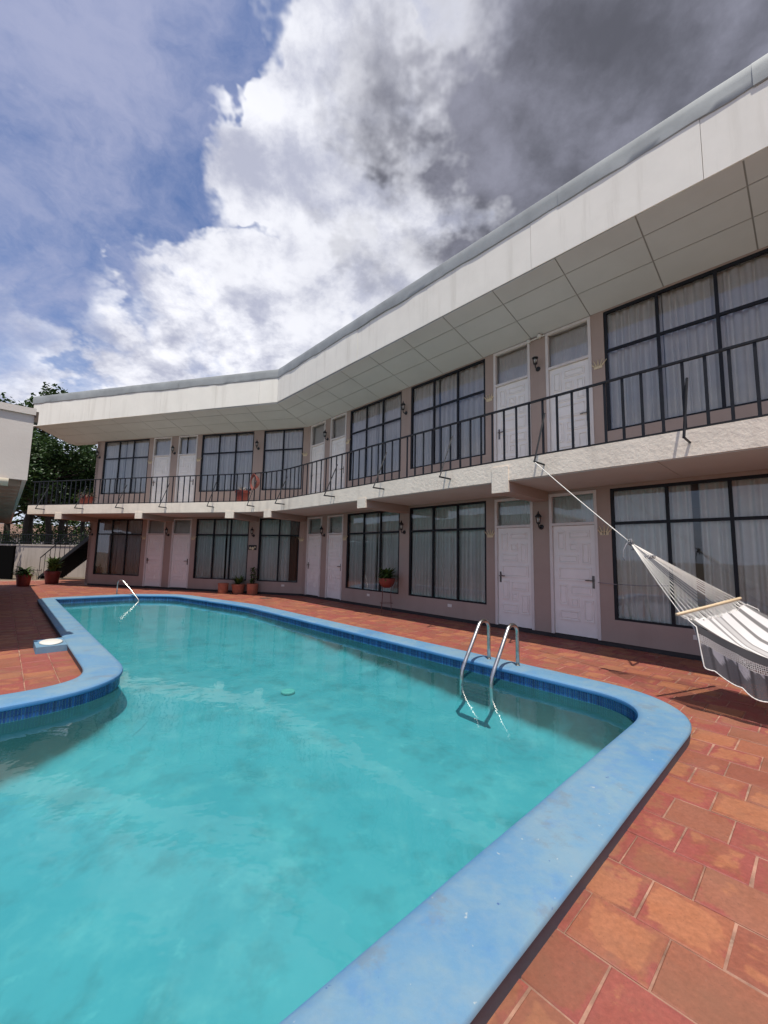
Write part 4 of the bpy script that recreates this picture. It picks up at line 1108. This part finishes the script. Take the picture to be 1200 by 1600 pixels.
pot(T(*PL(-8.62, .30)), .205, .40, M_['terra'], 'brown terracotta pot with a tall airy shrub in front of the brown curtain window', plant_mesh('foliage', rnd, 90, .62, .20, .06, M_['leafmid'], .9, .5, .5), stem=stm.mesh('stem', M_['bark'], True), prof=STRAIGHT)
pot(T(*PL(-8.75, 1.05, 3.262)), .26, .46, M_['redpot'], 'wide red pot standing on the balcony beside the coiled red cord', plant_mesh('foliage', rnd, 26, .05, .30, .03, mat('dry_leaf', (.42, .36, .30), .8), .7, 1.0, .3))
pot(T(*PL(-16.15, .95, 3.262)), .26, .44, M_['redpot'], 'red pot with a dull leafy plant at the left end of the balcony', plant_mesh('foliage', rnd, 90, .12, .42, .07, m_leaf('dull_leaf', (.06, .05, .035), (.17, .12, .09)), 1.1, .5, .6))
# coiled cord hanging on the railing
mb = MB()
for k in range(5):
    pts = [(.115 * math.cos(2 * math.pi * q / 22) * (1 + .1 * k) + .012 * k, .012 * k - .02, -.30 + .28 * math.sin(2 * math.pi * q / 22) * (1 - .06 * k)) for q in range(23)]
    mb.tube(pts, .012, 6, cap=False)
mb.tube([(0, .02, 0), (.02, -.03, -.04)], .012, 6)
obj('coiled_cord', mb.mesh('coiled_cord', M_['hose'], True), FL @ T(-8.0, -1.53, 4.24), None, 'coil of dark red cord hung over the balcony rail near the bend', 'cord')

# plant stand
pst = PR(-8.0, .42)
st = thing('plant_stand', T(*pst), 'thin rusty wire stand holding a dark red bowl of leafy green plants', 'plant stand')
mb = MB()
legs = [(.19 * math.cos(a), .19 * math.sin(a)) for a in (R_(-47 + 0), R_(-47 + 90), R_(-47 + 180), R_(-47 + 270))]
for x, y in legs:
    mb2 = MB(); mb2.tube([(x, y, 0), (x * .82, y * .82, .45), (x * 1.0, y * 1.0, .84)], .007, 6); obj('leg', mb2.mesh('leg', M_['rust']), T(*pst), st)
for z, r in ((.26, .165), (.80, .195)):
    mb2 = MB(); mb2.tube([(r * math.cos(2 * math.pi * k / 20), r * math.sin(2 * math.pi * k / 20), z) for k in range(21)], .006, 5, cap=False); obj('hoop', mb2.mesh('hoop', M_['rust']), T(*pst), st)
pbw = T(pst.x, pst.y, .66)
pot(pbw, .23, .26, M_['redpot'], 'dark red rounded bowl of leafy green plants sitting in the wire stand', plant_mesh('foliage', rnd, 230, .16, .30, .06, M_['leafmid'], 1.0, .8, .45), prof=[(0, 0), (.35, .02), (.7, .22), (.9, .55), (.98, .9), (1.0, 1.0), (.94, 1.0), (.9, .86), (0, .86)])

# ------------------------------------------------------------------ hammock
K = Vector((3.20, 5.28, 1.765)); A = Vector((3.19, 4.45, .965)); B = Vector((4.15, 4.80, 1.11))
elbow = PR(-3.05, 1.90, 3.075)
hm = thing('hammock', T(*((A + B) / 2)), 'white and grey striped cotton hammock with a lace fringe, hung from the balcony brace', 'hammock')
mid = (A + B) / 2; wdir = (B - A).normalized(); HW = (B - A).length / 2
axis = Vector((.552, -.834, 0)); LEN = 2.3; A2 = A + axis * LEN; B2 = B + axis * LEN
K2 = (A2 + B2) / 2 + axis * .95 + Vector((0, 0, .75)); post = K2 + axis * 1.2 + Vector((0, 0, .9))
def sagpts(a, b, s, n=10): return [a.lerp(b, k / n) - Vector((0, 0, s * 4 * (k / n) * (1 - k / n))) for k in range(n + 1)]
mb = MB(); mb.tube(sagpts(elbow, K, .012), .0065, 6); obj('hanging_rope', mb.mesh('hanging_rope', M_['rope'], True), parent=hm)
mb = MB(); mb.tube(sagpts(post, K2, .012), .0065, 6); obj('hanging_rope', mb.mesh('hanging_rope', M_['rope'], True), parent=hm)
# knot with loose tails
rk = random.Random(9); mb = MB()
for j in range(4):
    c = K + Vector((rk.uniform(-.02, .02), rk.uniform(-.02, .02), rk.uniform(-.02, .02)))
    mb.tube([c + Vector((.03 * math.cos(q * .9 + j), .03 * math.sin(q * .9 + j * 2), .035 * math.sin(q * .7 + j))) for q in range(9)], .0075, 6)
mb.tube([K, K + Vector((-.05, -.02, -.02)), K + Vector((-.10, -.03, -.10)), K + Vector((-.115, -.03, -.19)), K + Vector((-.10, -.04, -.24))], .006, 6)
mb.tube([K, K + Vector((.02, -.02, -.05)), K + Vector((.03, -.02, -.10)), K + Vector((.0, -.03, -.10))], .006, 6)
obj('knot', mb.mesh('knot', M_['ropegrey'], True), parent=hm)
# spreader bars
for a, b in ((A, B), (A2, B2)):
    e = (b - a).normalized() * .035; mb = MB(); mb.tube([a - e * 1.0, a - e * .9, b + e * .9, b + e * 1.0], [.013, .0165, .0165, .013], 12); obj('spreader_bar', mb.mesh('spreader_bar', M_['wood'], True), parent=hm)
def strings(Kp, a, b, n):
    for grp in (('strings', M_['rope'], [k for k in range(n) if k < n * .36 or k > n * .60]), ('grey_strings', M_['ropegrey'], [k for k in range(n) if n * .36 <= k <= n * .60])):
        mb = MB()
        for k in grp[2]:
            e = a.lerp(b, (k + .5) / n); q = Kp + (e - Kp) * .03 + Vector((rk.uniform(-.004, .004), rk.uniform(-.004, .004), 0))
            mb.tube(sagpts(q, e,   .006 + rk.uniform(0, .008), 4), .0040, 5, cap=False)
            if k > n * .60: mb.tube(sagpts(q + Vector((.004, .002, -.004)), e + wdir * .013 + Vector((0, 0, -.01)), .012 + rk.uniform(0, .01), 4), .0022, 4, cap=False)
        obj(grp[0], mb.mesh(grp[0], grp[1], True), parent=hm, kind='stuff')
strings(K, A, B, 16); strings(K2, A2, B2, 16)
# small knotted tassel half way along the strings
mb = MB(); c = K.lerp(mid, .27) + Vector((.0, 0, .01))
for j in range(5):
    mb.tube([c + Vector((.025 * j - .04 + .02 * math.cos(q + j), .02 * math.sin(q * 1.3 + j), .02 * math.sin(q + 2 * j))) for q in range(7)], .006, 5)
obj('tassel', mb.mesh('tassel', M_['ropegrey'], True), parent=hm)
# cloth bed
nu, nv = 40, 56
strp = [(0, .085, .20), (.085, .30, 1.0), (.30, .335, .42), (.335, .40, 1.0), (.40, .425, .45), (.425, .50, .72), (.50, .52, .4), (.52, .64, 1.0), (.64, .70, .30), (.70, .82, 1.0), (.82, .87, .28), (.87, .96, 1.0), (.96, 1.01, .25)]
def bed(u, t):
    # u 0..1 across (A side to B side), t 0..1 along
    x = t * LEN; sg = .42 * (1 - (1 - 2 * t) ** 2)
    ends = min(1, t * 7, (1 - t) * 7)
    cross = .17 * (1 - (2 * u - 1) ** 2) * ends - .02 * ends
    p = A.lerp(B, .02 + .96 * u) + axis * x - Vector((0, 0, sg + cross))
    # edges draw in towards the middle of the length
    p += wdir * ((.5 - u) * .10 * math.sin(math.pi * t))
    p.z += .010 * mnoise.noise(Vector((u * 9, t * 3, 2.0))) * ends + .006 * math.sin(u * 60) * (1 - ends)
    return p
mb = MB(); vs = []; cs = []
T0 = .032
for i in range(nv + 1):
    for j in range(nu * 2 + 1):
        u = j / (nu * 2); t_ = T0 + (1 - 2 * T0) * i / nv; vs.append(bed(u, t_))
        f = next(c for a, b, c in strp if a <= u < b or (u >= 1 and b > 1)); cs.append((f, f * .99, f * 1.01))
n1 = nu * 2 + 1
fs = [(i * n1 + j, i * n1 + j + 1, (i + 1) * n1 + j + 1, (i + 1) * n1 + j) for i in range(nv) for j in range(nu * 2)]
mb.add(vs, fs); mb.c = cs; me = mb.mesh('cloth_bed', M_['hammock'], True); obj('cloth_bed', me, parent=hm)
# short cords between the bars and the cloth
for side, nm in ((0, 'end_cords'), (1, 'end_cords')):
    mb = MB()
    for k in range(46):
        u = (k + .5) / 46
        a = (A.lerp(B, u) if side == 0 else A2.lerp(B2, u)); t_ = T0 if side == 0 else 1 - T0; b = bed(u, t_ + (.006 if side == 0 else -.006))
        mb.tube([a - Vector((0, 0, .012)), a.lerp(b, .5) + Vector((0, 0, -.01 + rk.uniform(-.012, .012))), b], .0035, 4, cap=False)
        if k % 3 == 0: mb.tube([b, b + Vector((rk.uniform(-.015, .015), rk.uniform(-.015, .015), .012)), b + Vector((.01, 0, -.01))], .006, 4)
    obj(nm, mb.mesh(nm, M_['rope'], True), parent=hm, kind='stuff')
# fringe along both edges: crochet band, grey lace with scallops, white edging
def fringe(u0, outv):
    N = 150; d1, d2 = .085, .415
    def top(t): return bed(u0, t) + outv * .01 + Vector((0, 0, -.004))
    def dep(t, q):                               # how far below the edge row q hangs
        x = t * LEN; ends = min(1, (t - .028) / .03, (.972 - t) / .03); ends = max(0, ends)
        sc = .035 * abs(math.sin(math.pi * x / .22)); return ends * (d2 - .035 + sc) * q
    def row(t, q):
        x = t * LEN; p = top(.032 + .936 * t); dd = dep(.032 + .936 * t, q)
        p = p + axis * (.055 * q * (1 - t) - .055 * q * t) * 1.6
        return p + Vector((0, 0, -dd)) + outv * (.018 * q * math.sin(x * 17) + .03 * q)
    def sheet(name, qa, qb, rows, m, tints):
        mb = MB(); vs = []; uv = []; cc = []
        for i in range(rows + 1):
            q = qa + (qb - qa) * i / rows
            for k in range(N + 1):
                t = k / N; vs.append(row(t, q)); uv.append((t * LEN, q * .36)); cc.append(tints(t * LEN, q))
        fs = [(i * (N + 1) + k, i * (N + 1) + k + 1, (i + 1) * (N + 1) + k + 1, (i + 1) * (N + 1) + k) for i in range(rows) for k in range(N)]
        mb.add(vs, fs); mb.c = cc; me = mb.mesh(name, m, True); ul = me.uv_layers.new(name='UVMap')
        for lp in me.loops: ul.data[lp.index].uv = uv[lp.vertex_index]
        obj(name, me, parent=hm)
    sheet('selvage', 0, .19, 3, M_['hammock'], lambda x, q: (.16, .16, .17))
    sheet('crochet_band', .19, .41, 4, M_['lace'], lambda x, q: (1, 1, 1))
    def tint(x, q):
        ph = (x / .22) % 1; tri = abs(ph - .5) * 2; f = 2.6 if (q < .7 and tri > (q - .36) * 2.9) else .9
        if abs(tri - .5) < .12: f = .55
        return (f, f, f)
    sheet('lace_fringe', .41, 1.0, 12, M_['lace2'], tint)
    mb = MB(); pts = [row(0, q / 12) for q in range(13)] + [row(k / N, 1.0) for k in range(1, N)] + [row(1, 1 - q / 12) for q in range(13)]
    mb.tube(pts, [.0052 + .0018 * (i % 2) for i in range(len(pts))], 5); obj('edging', mb.mesh('edging', M_['rope'], True), parent=hm)
fringe(0.0, -wdir); fringe(1.0, wdir)
# post that carries the far end (outside the frame)
mb = MB(); mb.lathe([(.05, 0), (.05, post.z + .25), (.0, post.z + .26)], 16, post.x + axis.x * .05, post.y + axis.y * .05, 0)
obj('hammock_post', mb.mesh('hammock_post', M_['steel'], True), I4, None, 'black steel post on the paving that carries the near end of the hammock', 'post')

# ------------------------------------------------------------------ shed at the left, wall, stairs, gate
sh = thing('poolside_shed', T(*PR(-8, 9, 0)), 'low shed with a deep white roof edge and dark underside beside the pool', 'shed')
S0, S1, O0, O1 = -22.0, -7.8, 7.87, 12.5
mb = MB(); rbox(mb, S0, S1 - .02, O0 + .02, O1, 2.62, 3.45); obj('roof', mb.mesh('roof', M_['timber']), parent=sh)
mb = MB(); rbox(mb, S1 - .02, S1 + .05, O0 - .005, O1, 2.50, 3.46); obj('end_fascia', mb.mesh('end_fascia', M_['oldwhite']), parent=sh)
mb = MB(); rbox(mb, S0, S1 - .021, O0, O0 + .05, 2.50, 3.46); obj('side_fascia', mb.mesh('side_fascia', M_['oldwhite']), parent=sh)
mb = MB(); rbox(mb, S1 - .2, S1 + .085, O0 - .02, O1, 3.462, 3.56); obj('roof_capping', mb.mesh('roof_capping', M_['oldwhite']), parent=sh)
mb = MB(); rbox(mb, S1 - .1, S1 + .075, O0 - .05, O0 - .006, 3.36, 3.52); obj('gutter_end', mb.mesh('gutter_end', M_['timber']), parent=sh)
jm = None
for k in range(22):
    s = S1 - .25 - k * .62; mb = MB(); rbox(mb, s - .06, s, O0 + .06, O1 - .1, 2.44, 2.619); obj('joist', mb.mesh('joist', M_['conc']), parent=sh)
mb = MB(); mb.tube([PR(S1 + .10, 8.06, 2.44), PR(S1 + .10, 9.6, 2.44)], .055, 12); obj('pipe', mb.mesh('pipe', mat('cream_pipe', (.70, .62, .48), .5), True), parent=sh)
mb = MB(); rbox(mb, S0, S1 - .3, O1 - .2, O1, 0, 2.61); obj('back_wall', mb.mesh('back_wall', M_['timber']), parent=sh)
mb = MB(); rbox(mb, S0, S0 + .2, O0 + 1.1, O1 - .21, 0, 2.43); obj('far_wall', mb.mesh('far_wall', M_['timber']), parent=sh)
for s in (-21.5, -15.0):
    mb = MB(); rbox(mb, s, s + .14, O0 + .9, O0 + 1.04, 0, 2.435); obj('post', mb.mesh('post', M_['timber']), parent=sh)
mb = MB(); rbox(mb, -30, -22.9, -.95, -1.05, 0, 1.62, PL); gate = obj('sheet_gate', mb.mesh('sheet_gate', M_['dark']), I4, None, 'sheet metal gate at the far left with shade put into its black colour', 'gate')
gw = thing('garden_wall', T(*PL(-22, -3.7)), 'low off-white boundary wall behind the outdoor stairs', 'wall')
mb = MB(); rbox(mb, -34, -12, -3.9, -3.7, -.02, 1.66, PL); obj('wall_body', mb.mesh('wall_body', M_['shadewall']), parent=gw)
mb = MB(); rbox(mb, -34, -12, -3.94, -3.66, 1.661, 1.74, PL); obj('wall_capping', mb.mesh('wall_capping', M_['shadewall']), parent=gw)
fn = thing('wall_fence', T(*PL(-22, -3.8, 1.74)), 'thin black bar fence standing on top of the low boundary wall', 'fence')
mb = MB(); rbox(mb, -.011, .011, -.011, .011, 0, .62); fbm = MB(); fbm.box(-.011, .011, -.011, .011, 0, .62); fbar = fbm.mesh('fence_bar', M_['steel'])
for k in range(72): obj('fence_bar', fbar, FL @ T(-30 + k * .18, 3.8, 1.74), fn)
for z in (1.86, 2.30):
    mb = MB(); rbox(mb, -30.1, -17.2, -3.79, -3.765, z, z + .03, PL); obj('fence_rail', mb.mesh('fence_rail', M_['steel']), parent=fn)
# stairs
stt = thing('outdoor_stairs', T(*PL(-22, -2.2)), 'black steel outdoor stairs with two railings rising to the balcony end', 'stairs')
ST0, SLP, RUN = -22.05, .70, .255
for k in range(18):
    s = ST0 + .1 + k * RUN; z = (k + 1) * RUN * SLP
    mb = MB(); rbox(mb, s, s + RUN + .02, -2.76, -1.66, z - .05, z, PL); obj('tread', mb.mesh('tread', M_['steel']), parent=stt)
    mb = MB(); rbox(mb, s, s + .012, -2.76, -1.66, z - RUN * SLP, z - .051, PL); obj('riser', mb.mesh('riser', M_['steel']), parent=stt)
for o in (-1.62, -2.80):
    mb = MB(); a, b = ST0, ST0 + 18 * RUN + .1
    mb.hexa([PL(a, o + .025, -.02), PL(b, o + .025, (b - a) * SLP - .25), PL(b, o - .025, (b - a) * SLP - .25), PL(a, o - .025, -.02)], [PL(a, o + .025, .1), PL(b, o + .025, (b - a) * SLP + .05), PL(b, o - .025, (b - a) * SLP + .05), PL(a, o - .025, .1)])
    me = mb.mesh('stringer', M_['steel']); bm = bmesh.new(); bm.from_mesh(me); bmesh.ops.recalc_face_normals(bm, faces=bm.faces); bm.to_mesh(me); bm.free(); obj('stringer', me, parent=stt)
    mb = MB(); mb.tube([PL(a + .02, o, 1.06), PL(b, o, 1.06 + (b - a) * SLP)], .024, 6); obj('handrail', mb.mesh('handrail', M_['steel']), parent=stt)
    k = 0; s = a + .02
    while s < b:
        z = (s - a) * SLP; mb = MB(); mb.tube([PL(s, o, max(0, z - .02)), PL(s, o, z + 1.05)], .016, 4); obj('baluster', mb.mesh('baluster', M_['steel']), parent=stt); s += .31
mb = MB(); rbox(mb, -17.42, -17.03, -2.85, -1.0, 3.05, 3.255, PL); obj('landing', mb.mesh('landing', M_['conc']), parent=stt)
# little low railing at the foot of the stairs
lr = thing('low_railing', T(*PL(-21.6, -1.3)), 'low black bar railing behind the red pot at the foot of the stairs', 'railing')
for k in range(7):
    mb = MB(); mb.tube([PL(-23.0 + k * .25, -1.35, 0), PL(-23.0 + k * .25, -1.35, .52)], .012, 4); obj('baluster', mb.mesh('baluster', M_['steel']), parent=lr)
mb = MB(); mb.tube([PL(-23.0, -1.35, .45), PL(-21.5, -1.35, .45)], .013, 4); obj('top_rail', mb.mesh('top_rail', M_['steel']), parent=lr)

# ------------------------------------------------------------------ trees, hedge, far house
def clump_leaves(mb, rnd, c, r, n, size):
    for _ in range(n):
        d = Vector((rnd.gauss(0, 1), rnd.gauss(0, 1), rnd.gauss(0, .62))); d = d.normalized() * (r * rnd.random() ** .45)
        p = c + d; s = size * rnd.uniform(.45, 1.0)
        nrm = Vector((rnd.gauss(0, .7), rnd.gauss(0, .7), 1)).normalized(); x = nrm.orthogonal().normalized()
        x.rotate(Matrix.Rotation(rnd.uniform(0, 6.28), 3, nrm)); y = nrm.cross(x); tt = rnd.random() * rnd.uniform(.4, 1)
        mb.add([p - x * s * .5, p - y * s * .28, p + x * s * .5, p + y * s * .28], [(0, 1, 2, 3)], (tt, tt, tt))
def tree(pos, h, crown_r, label, seed, material, trunks=1, crown_base=.35, leaf=.34, n=7000, lean=(0, 0), cc=None, group='trees behind the hotel'):
    rnd = random.Random(seed); base = Vector(pos); t_ = thing('tree', T(*base), label, 'tree', group)
    mb = MB(); tips = []
    for k in range(trunks):
        b = base + Vector((rnd.uniform(-.6, .6), rnd.uniform(-.6, .6), 0)) * (0 if trunks == 1 else 1.3)
        top = b + Vector((lean[0] + rnd.uniform(-.6, .6), lean[1] + rnd.uniform(-.5, .5), h * .62)); r0_ = h * .022
        pts = [b.lerp(top, q / 6) + Vector((rnd.uniform(-.18, .18), rnd.uniform(-.18, .18), 0)) for q in range(7)]
        mb.tube(pts, [r0_ * (1 - .75 * q / 6) for q in range(7)], 8)
        for j in range(11):
            q = rnd.uniform(crown_base, 1.0); s0 = b.lerp(top, q); a = rnd.uniform(0, 6.28); L = crown_r * rnd.uniform(.45, 1.0) * (1.1 - .35 * q)
            e = s0 + Vector((math.cos(a) * L, math.sin(a) * L, L * rnd.uniform(.12, .65)))
            m_ = s0.lerp(e, .5) + Vector((rnd.uniform(-.3, .3), rnd.uniform(-.3, .3), rnd.uniform(-.2, .4)))
            mb.tube([s0, m_, e], [r0_ * .38, r0_ * .24, r0_ * .08], 5); tips += [e, m_.lerp(e, .5)]
            for _ in range(3):
                e2 = m_.lerp(e, rnd.uniform(.3, 1)) + Vector((rnd.uniform(-1, 1), rnd.uniform(-1, 1), rnd.uniform(.0, 1.0))) * (crown_r * .3); tips.append(e2); mb.tube([m_.lerp(e, .5), e2], [r0_ * .12, r0_ * .05], 4)
        tips += [top + Vector((rnd.uniform(-1, 1), rnd.uniform(-1, 1), rnd.uniform(0, 1.2))) * (crown_r * .3) for _ in range(5)]
    obj('trunk', mb.mesh('trunk', M_['bark']), I4, t_)
    mb = MB(); per = max(20, int(n * 1.7) // len(tips))
    for tp in tips: clump_leaves(mb, rnd, tp, crown_r * rnd.uniform(.13, .26), per, leaf)
    obj('crown', mb.mesh('crown', material), I4, t_, kind='stuff')
def at_px(x, dist):
    d = px_dir(x, 868); d.z = 0; d.normalize(); return d * dist
tree(at_px(40, 41), 17.5, 5.2, 'tall dark spreading tree showing its top above the roof end', 3, M_['leafdark'], 1, .45, .42, 9000, lean=(.3, 0))
tree(at_px(70, 35), 11.0, 4.6, 'broad dark green tree filling the gap between shed and balcony', 5, M_['leafdark'], 2, .42, .34, 10000)
tree(at_px(128, 38), 10.5, 4.6, 'dark green tree seen under the end of the white roof', 8, M_['leafdark'], 1, .35, .34, 9000)
tree(at_px(5, 46), 13.0, 5.0, 'dark tree half hidden behind the poolside shed', 12, M_['leafdark'], 1, .4, .4, 6000)
tree(at_px(100, 52), 9.0, 4.2, 'small distant tree seen between the trunks under the balcony', 15, M_['leafmid'], 1, .25, .4, 4000)
# hedge behind the boundary wall
rnd = random.Random(21); hd = thing('hedge', T(*PL(-24, -6)), 'dark clipped hedge behind the boundary wall', 'hedge')
mb = MB()
for k in range(170):
    c = PL(-38 + 27 * rnd.random(), -6 - rnd.uniform(0, 1.0), rnd.uniform(.6, 2.5)); clump_leaves(mb, rnd, c, .65, 80, .2)
obj('foliage', mb.mesh('foliage', M_['leafdark']), I4, hd, kind='stuff')
fh = thing('far_house', T(*at_px(60, 75)), 'distant low house with a pale wall and orange tiled roof among the trees', 'house')
hp = at_px(60, 75); Fh = Matrix.Rotation(R_(25), 4, 'Z'); Fh.translation = hp
mb = MB(); mb.box(-9, 9, -3, 3, 0, 3.2); obj('wall', mb.mesh('wall_far', M_['oldwhite']), Fh, fh)
mb = MB(); mb.add([(-9.6, -3.6, 3.1), (9.6, -3.6, 3.1), (9.6, 3.6, 3.1), (-9.6, 3.6, 3.1), (-9.6, 0, 4.8), (9.6, 0, 4.8)], [(0, 1, 5, 4), (2, 3, 4, 5), (0, 4, 3), (1, 2, 5), (0, 3, 2, 1)]); obj('roof', mb.mesh('roof_far', M_['orange']), Fh, fh)
for x in (-6, -2, 2, 6):
    mb = MB(); mb.box(x - .6, x + .6, -3.03, -2.99, 1.0, 2.2); obj('window', mb.mesh('window_far', M_['black']), Fh, fh)
